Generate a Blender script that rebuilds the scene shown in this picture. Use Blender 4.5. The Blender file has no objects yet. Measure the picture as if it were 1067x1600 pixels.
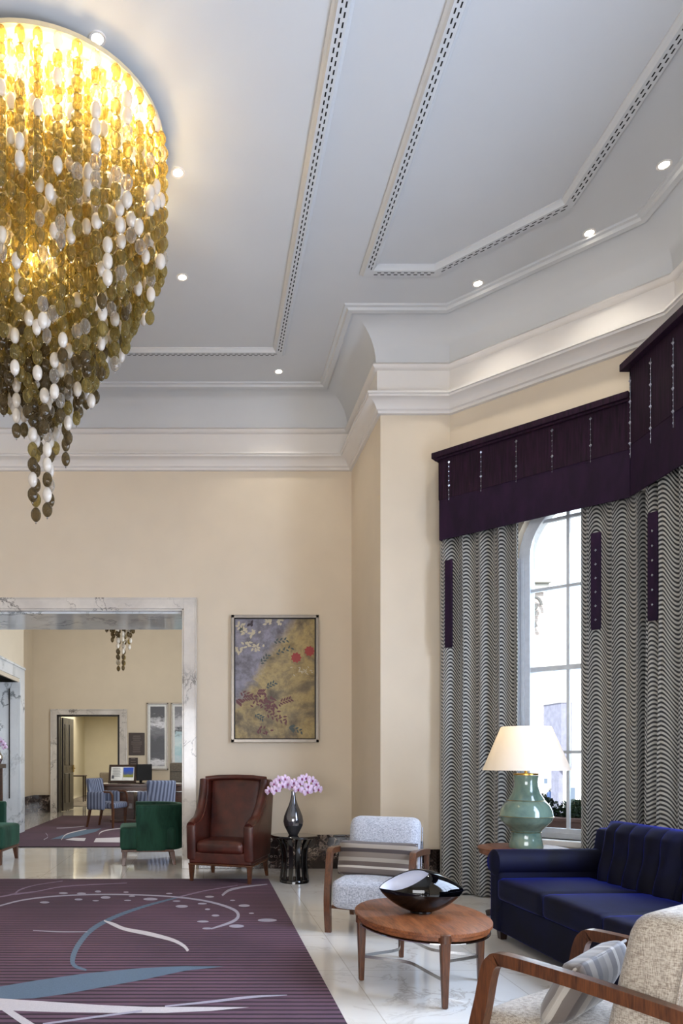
import bpy, bmesh, math, random
from mathutils import Vector, Matrix
random.seed(7)
sc = bpy.context.scene
PI = math.pi
C = bpy.data.collections.new('hotel_lounge'); sc.collection.children.link(C)

# ------------------------------------------------------------------ camera
EYE, F = 1.30, 1140.0
cam_d = bpy.data.cameras.new('camera'); cam = bpy.data.objects.new('camera', cam_d); C.objects.link(cam)
cam.location = (0, 0, EYE); cam.rotation_euler = (PI / 2, 0, 0)
cam_d.sensor_fit = 'VERTICAL'; cam_d.sensor_height = 36; cam_d.lens = F / 1600 * 36
cam_d.shift_x = (533.5 - 318) / 1600; cam_d.shift_y = (1187 - 800) / 1600
cam_d.clip_start = .05; cam_d.clip_end = 300
sc.camera = cam
# ------------------------------------------------------------------ world, exposure, big lights
w = bpy.data.worlds.new('sky'); sc.world = w; w.use_nodes = True
w.node_tree.nodes['Background'].inputs[0].default_value = (.84, .92, 1.0, 1)
w.node_tree.nodes['Background'].inputs[1].default_value = 3.4
sc.view_settings.view_transform = 'Standard'; sc.view_settings.look = 'None'
sc.view_settings.exposure = 0.05; sc.view_settings.gamma = 1.0; sc.view_settings.use_curve_mapping = False
sc.cycles.max_bounces = 8; sc.cycles.diffuse_bounces = 5; sc.cycles.transparent_max_bounces = 24
sc.cycles.caustics_reflective = False; sc.cycles.caustics_refractive = False
sc.cycles.sample_clamp_indirect = 6

def area(name, loc, target, sx, sy, power, col):
    l = bpy.data.lights.new(name, 'AREA'); l.shape = 'RECTANGLE'; l.size = sx; l.size_y = sy
    l.energy = power; l.color = col
    o = bpy.data.objects.new(name, l); C.objects.link(o); o.location = loc
    d = Vector(target) - Vector(loc); o.rotation_euler = d.to_track_quat('-Z', 'Y').to_euler()
    return o
area('side_window_daylight', (3.95, 3.3, 2.35), (0, 3.3, 1.6), 2.7, 3.3, 380, (.58, .72, 1.0))
area('bay_window_daylight', (3.60, 6.82, 2.1), (0, 2.9, 0.8), .9, 2.6, 26, (.66, .82, 1.0))
area('front_fill_light', (-1.0, -2.8, 1.6), (.3, 7, .6), 4.5, 2.2, 300, (.93, .95, 1.0))  # added fill light behind the camera; the front wall has no window
area('far_room_window_daylight', (1.85, 12.0, 2.4), (-3, 15.0, 1.6), 3.0, 3.2, 270, (.80, .90, 1.0))
area('far_room_lighting', (-1.4, 14.0, 5.45), (-1.4, 14, 0), 4, 5, 90, (1.0, .9, .76))
area('library_lighting', (-3.2, 23.0, 2.85), (-3.2, 23, 0), 3, 4, 150, (1.0, .93, .82))
sd = bpy.data.lights.new('sun', 'SUN'); sd.energy = 9; sd.angle = .01; sd.color = (1, .96, .9)
so = bpy.data.objects.new('sun', sd); C.objects.link(so)
so.rotation_euler = Vector((.45, .75, -.55)).to_track_quat('-Z', 'Y').to_euler()

# ------------------------------------------------------------------ helpers
def lin(h):
    h = h.lstrip('#'); c = [int(h[i:i + 2], 16) / 255 for i in (0, 2, 4)]
    return tuple(x / 12.92 if x <= .04045 else ((x + .055) / 1.055) ** 2.4 for x in c) + (1,)

class MB:
    def __init__(s): s.v = []; s.f = []; s.m = []; s.uv = None
    def add(s, vs, fs, mi=0):
        b = len(s.v); s.v += [tuple(v) for v in vs]
        for f in fs: s.f.append([b + i for i in f]); s.m.append(mi)
        return s
    def box(s, x0, x1, y0, y1, z0, z1, mi=0):
        return s.add([(x0,y0,z0),(x1,y0,z0),(x1,y1,z0),(x0,y1,z0),(x0,y0,z1),(x1,y0,z1),(x1,y1,z1),(x0,y1,z1)],
                     [(0,3,2,1),(4,5,6,7),(0,1,5,4),(1,2,6,5),(2,3,7,6),(3,0,4,7)], mi)
    def taper(s, x, y, z0, z1, r0, r1, dx=0, dy=0, mi=0):     # square leg: r0 half width at z0 (top), r1 at z1 (foot)
        vs = [(x+a*r0, y+b*r0, z0) for a, b in ((-1,-1),(1,-1),(1,1),(-1,1))] + \
             [(x+dx+a*r1, y+dy+b*r1, z1) for a, b in ((-1,-1),(1,-1),(1,1),(-1,1))]
        return s.add(vs, [(0,1,2,3),(7,6,5,4),(4,5,1,0),(5,6,2,1),(6,7,3,2),(7,4,0,3)], mi)
    def prism(s, poly, a0, a1, axis='x', mi=0):               # poly in the two other axes, extruded a0..a1
        n = len(poly)
        def P(p, a): return {'x': (a, p[0], p[1]), 'y': (p[0], a, p[1]), 'z': (p[0], p[1], a)}[axis]
        vs = [P(p, a0) for p in poly] + [P(p, a1) for p in poly]
        fs = [list(range(n))[::-1], list(range(n, 2*n))] + [(i, (i+1) % n, n+(i+1) % n, n+i) for i in range(n)]
        return s.add(vs, fs, mi)
    def strip(s, pts, a0, a1, axis='x', mi=0):                # pts (p,q,width) ribbon outline extruded
        L = []; R = []
        for i, p in enumerate(pts):
            a = pts[max(0, i-1)]; b = pts[min(len(pts)-1, i+1)]
            dx, dy = b[0]-a[0], b[1]-a[1]; l = math.hypot(dx, dy) or 1
            nx, ny = -dy/l*p[2]/2, dx/l*p[2]/2
            L.append((p[0]+nx, p[1]+ny)); R.append((p[0]-nx, p[1]-ny))
        n = len(pts)
        def P(p, a): return {'x': (a, p[0], p[1]), 'y': (p[0], a, p[1]), 'z': (p[0], p[1], a)}[axis]
        vs = [P(p, a0) for p in L] + [P(p, a0) for p in R] + [P(p, a1) for p in L] + [P(p, a1) for p in R]
        fs = []
        for i in range(n-1):
            fs += [(i, i+1, n+i+1, n+i), (2*n+i+1, 2*n+i, 3*n+i, 3*n+i+1), (i+1, i, 2*n+i, 2*n+i+1), (n+i, n+i+1, 3*n+i+1, 3*n+i)]
        fs += [(0, n, 3*n, 2*n), (n-1, 3*n-1, 4*n-1, 2*n-1)]
        return s.add(vs, fs, mi)
    def lathe(s, prof, n=32, cx=0, cy=0, mi=0, sx=1, sy=1, rib=0, ribs=0):
        m = len(prof); vs = []
        for j, (r, z) in enumerate(prof):
            for i in range(n):
                a = 2*PI*i/n; rr = r*(1+rib*math.cos(ribs*a)) if rib else r
                vs.append((cx+rr*math.cos(a)*sx, cy+rr*math.sin(a)*sy, z))
        fs = [(j*n+i, j*n+(i+1) % n, (j+1)*n+(i+1) % n, (j+1)*n+i) for j in range(m-1) for i in range(n)]
        if prof[0][0] > 1e-5: fs.append(list(range(n))[::-1])
        if prof[-1][0] > 1e-5: fs.append([(m-1)*n+i for i in range(n)])
        return s.add(vs, fs, mi)
    def tube(s, pts, r, n=8, mi=0):
        pts = [Vector(p) for p in pts]; m = len(pts); vs = []
        up = Vector((0, 0, 1)); prev = None
        for i, p in enumerate(pts):
            t = (pts[min(m-1, i+1)] - pts[max(0, i-1)]).normalized()
            if prev is None:
                a = t.cross(up)
                if a.length < .05: a = t.cross(Vector((1, 0, 0)))
            else: a = prev - t*prev.dot(t)
            a.normalize(); prev = a; b = t.cross(a)
            rr = r[i] if isinstance(r, (list, tuple)) else r
            for k in range(n):
                q = p + (a*math.cos(2*PI*k/n) + b*math.sin(2*PI*k/n))*rr; vs.append(q)
        fs = [(j*n+i, j*n+(i+1) % n, (j+1)*n+(i+1) % n, (j+1)*n+i) for j in range(m-1) for i in range(n)]
        fs += [list(range(n))[::-1], [(m-1)*n+i for i in range(n)]]
        return s.add(vs, fs, mi)
    def soft(s, x0, x1, y0, y1, z0, z1, r=.04, crown=0, n=12, mi=0, fn=None, crown_y=0):   # rounded, optionally crowned cushion
        c = Vector(((x0+x1)/2, (y0+y1)/2, (z0+z1)/2)); h = Vector(((x1-x0)/2, (y1-y0)/2, (z1-z0)/2))
        r = min(r, min(h)*.999)
        T = [math.sin(PI/2*(-1+2*i/n)) for i in range(n+1)]
        cache = {}; vs = []; fs = []
        def pt(a, b, cc):
            k = (round(a, 5), round(b, 5), round(cc, 5))
            if k in cache: return cache[k]
            p = Vector((a*h.x, b*h.y, cc*h.z))
            q = Vector([max(-(h[i]-r), min(h[i]-r, p[i])) for i in range(3)])
            d = p-q
            if d.length > 1e-9: p = q + d.normalized()*r
            p.z += math.copysign(crown, cc)*(abs(cc))*(1-a*a)*(1-b*b) if crown else 0
            p.y += math.copysign(crown_y, b)*(abs(b))*(1-a*a)*(1-cc*cc) if crown_y else 0
            p = p+c
            if fn: p = Vector(fn(p))
            cache[k] = len(vs); vs.append(p); return cache[k]
        for ax in range(3):
            for sg in (-1, 1):
                for i in range(n):
                    for j in range(n):
                        q = []
                        for (u, v) in ((i, j), (i+1, j), (i+1, j+1), (i, j+1)):
                            p = [0, 0, 0]; p[ax] = sg; p[(ax+1) % 3] = T[u]; p[(ax+2) % 3] = T[v]; q.append(pt(*p))
                        if sg < 0: q = q[::-1]
                        fs.append(q)
        return s.add(vs, fs, mi)
    def grid(s, fn, nu, nv, mi=0):
        vs = [fn(i/nu, j/nv) for j in range(nv+1) for i in range(nu+1)]
        return s.add(vs, [(j*(nu+1)+i, j*(nu+1)+i+1, (j+1)*(nu+1)+i+1, (j+1)*(nu+1)+i) for j in range(nv) for i in range(nu)], mi)
    def xf(s, M):
        s.v = [tuple(M @ Vector(v)) for v in s.v]; return s
    def build(s, name, mats, parent=None, smooth=None, bevel=0, seg=2, sub=0, solid=0, loc=None, rot=None):
        me = bpy.data.meshes.new(name); me.from_pydata([tuple(v) for v in s.v], [], s.f)
        if not isinstance(mats, (list, tuple)): mats = [mats]
        for m_ in mats: me.materials.append(m_)
        me.polygons.foreach_set('material_index', s.m)
        bm = bmesh.new(); bm.from_mesh(me)
        if s.uv is None: bmesh.ops.recalc_face_normals(bm, faces=bm.faces)
        bm.to_mesh(me); bm.free()
        if s.uv is not None:
            ul = me.uv_layers.new(name='UVMap')
            for lp in me.loops: ul.data[lp.index].uv = s.uv[lp.vertex_index]
        if smooth is not None:
            me.polygons.foreach_set('use_smooth', [True]*len(me.polygons))
            me.set_sharp_from_angle(angle=math.radians(smooth))
        me.update()
        o = bpy.data.objects.new(name, me); C.objects.link(o)
        if parent: o.parent = parent
        if loc: o.location = loc
        if rot: o.rotation_euler = rot
        if bevel:
            b = o.modifiers.new('bevel', 'BEVEL'); b.width = bevel; b.segments = seg; b.limit_method = 'ANGLE'; b.angle_limit = .6
            if smooth is None:
                me.polygons.foreach_set('use_smooth', [True]*len(me.polygons)); me.set_sharp_from_angle(angle=math.radians(35))
                wn = o.modifiers.new('wn', 'WEIGHTED_NORMAL'); wn.keep_sharp = False
        if sub: m_ = o.modifiers.new('sub', 'SUBSURF'); m_.levels = m_.render_levels = sub
        if solid: m_ = o.modifiers.new('solid', 'SOLIDIFY'); m_.thickness = solid
        return o

def tag(o, label=None, cat=None, group=None, kind=None):
    if label: o['label'] = label
    if cat: o['category'] = cat
    if group: o['group'] = group
    if kind: o['kind'] = kind
    return o
def thing(name, label, cat, loc=(0, 0, 0), rz=0, group=None):
    o = bpy.data.objects.new(name, None); C.objects.link(o); o.empty_display_size = .1
    o.location = loc; o.rotation_euler = (0, 0, rz)
    return tag(o, label, cat, group)
def struct(name, mb, m, parent=None, **k):
    o = mb.build(name, m, parent, **k); o['kind'] = 'structure'; return o
def copy_tree(o, parent=None):
    c = o.copy(); C.objects.link(c)
    if parent: c.parent = parent
    for ch in [x for x in o.children]: copy_tree(ch, c)
    return c
def catmull(P, k=8):
    out = []; n = len(P)
    for i in range(n-1):
        p0, p1, p2, p3 = P[max(0, i-1)], P[i], P[i+1], P[min(n-1, i+2)]
        for j in range(k):
            t = j/k
            out.append(tuple(.5*((2*b)+(-a+c_)*t+(2*a-5*b+4*c_-d)*t*t+(-a+3*b-3*c_+d)*t**3) for a, b, c_, d in zip(p0, p1, p2, p3)))
    out.append(tuple(P[-1])); return out

# ------------------------------------------------------------------ materials
class NT:
    def __init__(s, name):
        s.m = bpy.data.materials.new(name); s.m.use_nodes = True; s.t = s.m.node_tree; s.n = s.t.nodes; s.l = s.t.links
        s.b = s.n['Principled BSDF']; s.out = s.n['Material Output']; s._tc = None
    def node(s, ty, **kw):
        nd = s.n.new(ty)
        for k, v in kw.items():
            if k.startswith('i_'):
                key = k[2:]; key = int(key) if key.isdigit() else key.replace('_', ' ')
                if hasattr(v, 'default_value') or isinstance(v, bpy.types.NodeSocket): s.l.new(v, nd.inputs[key])
                else: nd.inputs[key].default_value = v
            else: setattr(nd, k, v)
        return nd
    def tc(s, kind='Object', scale=(1, 1, 1), rot=(0, 0, 0), loc=(0, 0, 0)):
        t = s._tc or s.node('ShaderNodeTexCoord'); s._tc = t
        mp = s.node('ShaderNodeMapping'); s.l.new(t.outputs[kind], mp.inputs[0])
        mp.inputs['Scale'].default_value = scale; mp.inputs['Rotation'].default_value = rot; mp.inputs['Location'].default_value = loc
        return mp.outputs[0]
    def noise(s, vec, scale=5, detail=4, rough=.5, dist=0):
        nd = s.node('ShaderNodeTexNoise'); s.l.new(vec, nd.inputs['Vector']); nd.inputs['Scale'].default_value = scale
        nd.inputs['Detail'].default_value = detail; nd.inputs['Roughness'].default_value = rough; nd.inputs['Distortion'].default_value = dist
        return nd.outputs['Fac']
    def ramp(s, fac, stops, interp='LINEAR'):
        nd = s.node('ShaderNodeValToRGB'); s.l.new(fac, nd.inputs[0]); cr = nd.color_ramp; cr.interpolation = interp
        while len(cr.elements) < len(stops): cr.elements.new(.5)
        for e, (p, c_) in zip(cr.elements, stops): e.position = p; e.color = c_ if len(c_) == 4 else tuple(c_)+(1,)
        return nd.outputs[0]
    def mix(s, fac, a, b, blend='MIX'):
        nd = s.node('ShaderNodeMix', data_type='RGBA', blend_type=blend)
        for idx, v in ((0, fac), (6, a), (7, b)):
            if isinstance(v, bpy.types.NodeSocket): s.l.new(v, nd.inputs[idx])
            else: nd.inputs[idx].default_value = v
        return nd.outputs[2]
    def math(s, op, a, b=0, c=None):
        nd = s.node('ShaderNodeMath', operation=op)
        for idx, v in ((0, a), (1, b), (2, c)):
            if v is None: continue
            if isinstance(v, bpy.types.NodeSocket): s.l.new(v, nd.inputs[idx])
            else: nd.inputs[idx].default_value = v
        return nd.outputs[0]
    def bump(s, h, strength=.3, dist=.01):
        nd = s.node('ShaderNodeBump'); nd.inputs['Strength'].default_value = strength; nd.inputs['Distance'].default_value = dist
        s.l.new(h, nd.inputs['Height']); s.l.new(nd.outputs[0], s.b.inputs['Normal'])
    def set(s, **k):
        for kk, v in k.items():
            key = kk.replace('_', ' ')
            if isinstance(v, bpy.types.NodeSocket): s.l.new(v, s.b.inputs[key])
            else: s.b.inputs[key].default_value = v
        return s

def plain(name, col, rough=.6, metal=0, spec=.5, var=.06, scale=20, **k):
    t = NT(name); c_ = lin(col) if isinstance(col, str) else col
    n_ = t.noise(t.tc(), scale, 3)
    dk = tuple(x*(1-var) for x in c_[:3])+(1,); lt = tuple(min(1, x*(1+var)) for x in c_[:3])+(1,)
    t.set(Base_Color=t.ramp(n_, [(.3, dk), (.7, lt)]), Roughness=rough, Metallic=metal)
    t.b.inputs['Specular IOR Level'].default_value = spec
    for kk, v in k.items(): t.b.inputs[kk.replace('_', ' ')].default_value = v
    return t.m
def wood(name, a, b, rough=.35, scale=6, axis=0, coat=.2):
    t = NT(name); s_ = [14, 14, 14]; s_[axis] = 1.2
    v = t.tc(scale=tuple(s_)); n_ = t.noise(v, scale/2.2, 4, .5, .12); n2 = t.noise(t.tc(scale=tuple(x*5 for x in s_)), scale/2, 3)
    f = t.math('ADD', t.math('MULTIPLY', n_, .5), t.math('MULTIPLY', n2, .5))
    t.set(Base_Color=t.ramp(f, [(.36, lin(a)), (.62, lin(b))]), Roughness=rough); t.b.inputs['Coat Weight'].default_value = coat
    t.bump(n2, .08, .002); return t.m
def weave(name, a, b, scale=220, rough=.85):
    t = NT(name)
    h1 = t.noise(t.tc(scale=(1, 1, .18)), scale, 2); h2 = t.noise(t.tc(scale=(.18, .18, 1)), scale, 2)
    f = t.math('MULTIPLY', t.math('ADD', h1, h2), .5)
    t.set(Base_Color=t.ramp(f, [(.40, lin(a)), (.58, lin(b))]), Roughness=rough); t.b.inputs['Sheen Weight'].default_value = .3
    t.bump(f, .35, .003); return t.m
def velvet(name, a, b, sheen=1, tint=None, rough=.7, scale=(1, 1, .3), ns=9):
    t = NT(name); n_ = t.noise(t.tc(scale=scale), ns, 4, .6, .4)
    t.set(Base_Color=t.ramp(n_, [(.35, lin(a)), (.65, lin(b))]), Roughness=rough)
    t.b.inputs['Sheen Weight'].default_value = sheen; t.b.inputs['Sheen Roughness'].default_value = .22
    if tint: t.b.inputs['Sheen Tint'].default_value = lin(tint)
    t.b.inputs['Specular IOR Level'].default_value = .2
    t.bump(t.noise(t.tc(), 300, 2), .1, .001); return t.m
def emit(name, col, st):
    t = NT(name); t.set(Base_Color=(0, 0, 0, 1)); t.b.inputs['Emission Color'].default_value = lin(col); t.b.inputs['Emission Strength'].default_value = st
    return t.m

def marble(name, base, vein, vein2, rough, scale=1.0, vw=.03, tiles=None, coat=0, sharp=1):
    t = NT(name); co = t.tc()
    wv = t.node('ShaderNodeTexNoise'); t.l.new(co, wv.inputs['Vector']); wv.inputs['Scale'].default_value = 1.6*scale; wv.inputs['Detail'].default_value = 5
    off = t.node('ShaderNodeVectorMath', operation='MULTIPLY_ADD'); t.l.new(wv.outputs['Color'], off.inputs[0])
    off.inputs[1].default_value = (.9, .9, .9); t.l.new(co, off.inputs[2])
    n1 = t.noise(off.outputs[0], 1.3*scale, 7, .6, .6)
    r1 = t.math('ABSOLUTE', t.math('SUBTRACT', n1, .5))
    k1 = t.ramp(r1, [(0, (1, 1, 1)), (vw*.35, (.5, .5, .5)), (vw, (0, 0, 0))])
    n2 = t.noise(off.outputs[0], .6*scale, 6, .62)
    cloud = t.ramp(n2, [(.35, lin(vein2)), (.62, lin(base))])
    fade = t.noise(t.tc(loc=(5, 3, 1)), 1.1*scale, 3)
    msk = t.ramp(fade, [(.42, (0, 0, 0)), (.6, (1, 1, 1))])
    c_ = t.mix(t.mix(1.0, k1, msk, 'MULTIPLY'), cloud, lin(vein))
    if tiles:
        br = t.node('ShaderNodeTexBrick'); t.l.new(co, br.inputs['Vector']); br.offset = 0; br.squash = 1
        br.inputs['Scale'].default_value = 1; br.inputs['Brick Width'].default_value = tiles; br.inputs['Row Height'].default_value = tiles
        br.inputs['Mortar Size'].default_value = .0035; br.inputs['Mortar Smooth'].default_value = .2
        br.inputs['Color1'].default_value = (1, 1, 1, 1); br.inputs['Color2'].default_value = (.965, .96, .95, 1); br.inputs['Mortar'].default_value = (.74, .71, .67, 1)
        c_ = t.mix(1.0, c_, br.outputs['Color'], 'MULTIPLY')
    t.set(Base_Color=c_, Roughness=rough); t.b.inputs['Coat Weight'].default_value = coat; t.b.inputs['Coat Roughness'].default_value = .03
    return t.m

M = {}
M['wall'] = plain('cream_paint', '#d5c8b4', .7, spec=.25, var=.02, scale=3)
M['wall_far'] = plain('far_room_cream_paint', '#d6c9b4', .7, spec=.25, var=.02, scale=3)
M['wall_yellow'] = plain('yellow_cream_paint', '#cfc8b2', .7, spec=.25, var=.02, scale=3)
M['ceil'] = plain('ceiling_paint', '#c9cbcd', .75, spec=.25, var=.012, scale=2)
M['plaster'] = plain('plaster_white', '#dcd8d4', .6, spec=.3, var=.012, scale=4)
M['marble'] = marble('white_marble', '#ded8d0', '#5c5652', '#bcb6b0', .12, 1.3, .02, coat=.3)
M['marble_cool'] = marble('cool_white_marble', '#e2e6ea', '#6a7176', '#c8ced4', .14, 1.0, .03, coat=.3)
M['floor'] = marble('floor_marble', '#f0eee9', '#c6beb4', '#e4dfd6', .06, .8, .014, tiles=.90, coat=.5)
M['darkmarble'] = marble('dark_emperador_marble', '#2a1c19', '#b8a79a', '#150e0d', .12, 3.0, .035, coat=.4)
M['nearblack'] = plain('slot_dark', '#101012', .8, var=0)
M['metal'] = plain('brushed_nickel', '#b8b8b8', .25, 1, var=.02)
M['chrome'] = plain('chrome', '#d8d8da', .06, 1, var=0)
M['brass'] = plain('brass', '#b8944a', .3, 1, var=.02)
M['walnut'] = wood('walnut', '#361d10', '#633a20', .33, 6, 2)
M['leafwood'] = wood('door_wood', '#140b07', '#26160f', .4, 6, 2)
M['tablewood'] = wood('table_wood', '#552c14', '#90552f', .42, 5, 1, .08)
M['darkwood'] = wood('dark_wood', '#1e120d', '#3a241a', .3, 6, 2)
M['deskwood'] = wood('desk_wood', '#2c170e', '#4f2c1b', .3, 6, 0)
M['black'] = plain('black_lacquer', '#0a0808', .12, 0, .6, 0, Coat_Weight=.6)
M['blackglass'] = plain('black_glass', '#020203', .03, 0, .5, 0, Coat_Weight=.15)
M['whitereflection'] = plain('white_reflection_inside', '#f2f4ff', .1, 0, .6, 0.02)  # bright reflection inside the black bowl, put into the base colour
M['leather'] = None
t = NT('brown_leather'); n_ = t.noise(t.tc(), 6, 5, .6); vo = t.noise(t.tc(), 180, 3)
t.set(Base_Color=t.ramp(n_, [(.3, lin('#2c100a')), (.7, lin('#552419'))]), Roughness=.36); t.bump(vo, .15, .002); t.b.inputs['Coat Weight'].default_value = .15
M['leather'] = t.m
M['green'] = velvet('green_velvet', '#17352a', '#254c3d', .45, '#8fc6b0')
M['navy'] = velvet('navy_velvet', '#030314', '#060827', .38, '#2340ff', scale=(1, 1, 1), ns=5)
M['aubergine'] = velvet('aubergine_velvet', '#160916', '#2c132a', .15, '#8a5a90', scale=(1, 1, .06), ns=60)
M['aubergine2'] = velvet('aubergine_band', '#1c0d22', '#28132e', .15, '#8a6ab0')
M['grey'] = weave('grey_blue_weave', '#83868f', '#c2c4cc', 320)
M['tan'] = weave('tan_grey_weave', '#7d7164', '#b5ab9c', 360)
M['taupe'] = weave('taupe_weave', '#4f463c', '#6e6456')
M['paper'] = plain('paper', '#e4e2da', .7)
M['bluestripe'] = None
t = NT('blue_stripe_fabric'); wv = t.node('ShaderNodeTexWave', wave_type='BANDS', bands_direction='DIAGONAL'); t.l.new(t.tc(scale=(1, 1, 0)), wv.inputs[0])
wv.inputs['Scale'].default_value = 9; wv.inputs['Distortion'].default_value = 0
n_ = t.noise(t.tc(scale=(1, 1, 0)), 40, 2)
t.set(Base_Color=t.ramp(t.math('ADD', t.math('MULTIPLY', wv.outputs['Fac'], .6), t.math('MULTIPLY', n_, .4)), [(.3, lin('#474d60')), (.5, lin('#666e85')), (.7, lin('#7d8499'))]), Roughness=.8)
M['bluestripe'] = t.m
def stripes(name, dirn, scale, stops):
    t = NT(name); sep = t.node('ShaderNodeSeparateXYZ'); t.l.new(t.tc(), sep.inputs[0])
    fr = t.math('FRACT', t.math('MULTIPLY', sep.outputs[dirn], scale))
    t.set(Base_Color=t.ramp(fr, stops, 'CONSTANT'), Roughness=.6); t.b.inputs['Sheen Weight'].default_value = .4
    t.bump(t.noise(t.tc(), 250, 2), .1, .001); return t.m
ST = [(0, lin('#6b5f55')), (.16, lin('#2e2120')), (.28, lin('#857a6e')), (.42, lin('#41332f')), (.54, lin('#746860')), (.68, lin('#c4bcb0')), (.75, lin('#54463f')), (.88, lin('#938a7e'))]
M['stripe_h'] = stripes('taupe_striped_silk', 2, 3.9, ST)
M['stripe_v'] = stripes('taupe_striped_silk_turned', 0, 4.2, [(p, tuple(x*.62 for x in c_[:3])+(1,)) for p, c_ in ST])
# rug
def rugmat(name, a, b, per):
    t = NT(name); sep = t.node('ShaderNodeSeparateXYZ'); t.l.new(t.tc(), sep.inputs[0])
    wob = t.math('MULTIPLY', t.noise(t.tc(scale=(6, 1, 1)), 3, 3), .006)
    fr = t.math('FRACT', t.math('MULTIPLY', t.math('ADD', sep.outputs[1], wob), 1/per))
    tri = t.math('ABSOLUTE', t.math('SUBTRACT', fr, .5))
    base = t.ramp(tri, [(.10, lin(a)), (.24, lin(b))])
    pt = t.ramp(t.noise(t.tc(), 1.1, 3), [(.35, (.82, .82, .82)), (.65, (1.15, 1.1, 1.1))])
    t.set(Base_Color=t.mix(1.0, base, pt, 'MULTIPLY'), Roughness=.95); t.b.inputs['Sheen Weight'].default_value = .0
    t.bump(t.math('ADD', tri, t.math('MULTIPLY', t.noise(t.tc(), 300, 2), .3)), .5, .008); return t.m
M['rug'] = rugmat('plum_ribbed_wool', '#271a22', '#64495a', .062)
def wool(name, col): return plain(name, col, .95, 0, .1, .08, 150)
M['w_blue'] = wool('slate_blue_wool', '#657586'); M['w_white'] = wool('ivory_wool', '#c9c2c4'); M['w_grey'] = wool('lilac_grey_wool', '#a9a3b0'); M['w_thin'] = wool('mauve_wool', '#8d7c8e')
# wavy curtain
t = NT('wavy_line_curtain'); uv = t.tc('UV'); sep = t.node('ShaderNodeSeparateXYZ'); t.l.new(uv, sep.inputs[0])
ph = t.math('MULTIPLY', sep.outputs[0], 2*PI/.27)
wvy = t.math('MULTIPLY', t.math('SINE', ph), .07)
fr = t.math('FRACT', t.math('MULTIPLY', t.math('ADD', sep.outputs[1], wvy), 1/.036))
tri = t.math('ABSOLUTE', t.math('SUBTRACT', fr, .5))
t.set(Base_Color=t.ramp(tri, [(.22, lin('#090a0e')), (.28, lin('#b0aea8'))]), Roughness=.55); t.b.inputs['Sheen Weight'].default_value = .3
M['curtain'] = t.m
# glass
def glassmat(name, tint, refl=.12, rough=.0):
    t = NT(name); t.n.remove(t.b)
    tr = t.node('ShaderNodeBsdfTransparent'); tr.inputs[0].default_value = lin(tint)
    gl = t.node('ShaderNodeBsdfGlossy'); gl.inputs['Roughness'].default_value = rough
    lw = t.node('ShaderNodeLayerWeight'); lw.inputs[0].default_value = refl
    mx = t.node('ShaderNodeMixShader'); t.l.new(lw.outputs['Fresnel'], mx.inputs[0]); t.l.new(tr.outputs[0], mx.inputs[1]); t.l.new(gl.outputs[0], mx.inputs[2])
    t.l.new(mx.outputs[0], t.out.inputs[0]); return t.m
M['glass'] = glassmat('window_glass', '#f4f8fa', .12)
def beadmat(name, tint, base, see, trans=.35, rough=.08):
    t = NT(name)
    t.set(Base_Color=lin(base), Roughness=rough); t.b.inputs['Coat Weight'].default_value = 1; t.b.inputs['Coat Roughness'].default_value = .03
    ts = t.node('ShaderNodeBsdfTranslucent'); ts.inputs[0].default_value = lin(base)
    m1 = t.node('ShaderNodeMixShader'); m1.inputs[0].default_value = trans; t.l.new(t.b.outputs[0], m1.inputs[1]); t.l.new(ts.outputs[0], m1.inputs[2])
    tr = t.node('ShaderNodeBsdfTransparent'); tr.inputs[0].default_value = lin(tint)
    lw = t.node('ShaderNodeLayerWeight'); lw.inputs[0].default_value = .35
    fac = t.math('MULTIPLY', t.math('SUBTRACT', 1.0, lw.outputs['Facing']), see)
    m2 = t.node('ShaderNodeMixShader'); t.l.new(fac, m2.inputs[0]); t.l.new(m1.outputs[0], m2.inputs[1]); t.l.new(tr.outputs[0], m2.inputs[2])
    t.l.new(m2.outputs[0], t.out.inputs[0]); return t.m
M['b_gold'] = beadmat('amber_glass', '#f2e6b8', '#978a5a', .68, .55)
M['b_smoke'] = beadmat('smoke_glass', '#c4b898', '#6e5e42', .6, .45)
M['b_white'] = beadmat('opal_glass', '#ffffff', '#e9e2d8', .0, .4, .2)
M['b_clear'] = beadmat('clear_glass', '#f4f0ea', '#b9b4ac', .85, .3, .03)
M['bulb'] = emit('warm_bulb', '#ffdca0', 70)
M['bronzeplate'] = plain('champagne_metal', '#d8c8a4', .4, 0)
M['lens'] = emit('downlight_lamp', '#fff3df', 30)
M['shade'] = None
t = NT('cream_lampshade'); t.set(Base_Color=lin('#efeae2'), Roughness=.8)
ts = t.node('ShaderNodeBsdfTranslucent'); ts.inputs[0].default_value = lin('#f0e4cc'); m1 = t.node('ShaderNodeMixShader'); m1.inputs[0].default_value = .35
t.l.new(t.b.outputs[0], m1.inputs[1]); t.l.new(ts.outputs[0], m1.inputs[2]); t.l.new(m1.outputs[0], t.out.inputs[0]); M['shade'] = t.m
t = NT('celadon_glaze'); n_ = t.noise(t.tc(), 3, 5, .6, .5)
t.set(Base_Color=t.ramp(n_, [(.3, lin('#46605a')), (.5, lin('#70897c')), (.7, lin('#8a9474'))]), Roughness=.12); t.b.inputs['Coat Weight'].default_value = .8; M['celadon'] = t.m
M['silver'] = plain('smoked_silver_glass', '#77777c', .12, .85, .6, .1, 4)
M['petal'] = plain('orchid_petal', '#e6cdec', .5, var=.1, scale=30, Subsurface_Weight=.0)
M['lip'] = plain('orchid_lip', '#8a2468', .5); M['stem'] = plain('orchid_stem', '#4d4a2c', .6)
M['socket'] = plain('dark_bronze_switch', '#1c1a1a', .35, .5)
M['frame_silver'] = plain('pewter_frame', '#9c948a', .35, .6)
M['frame_white'] = plain('white_frame', '#e9e9e6', .5)
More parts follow.
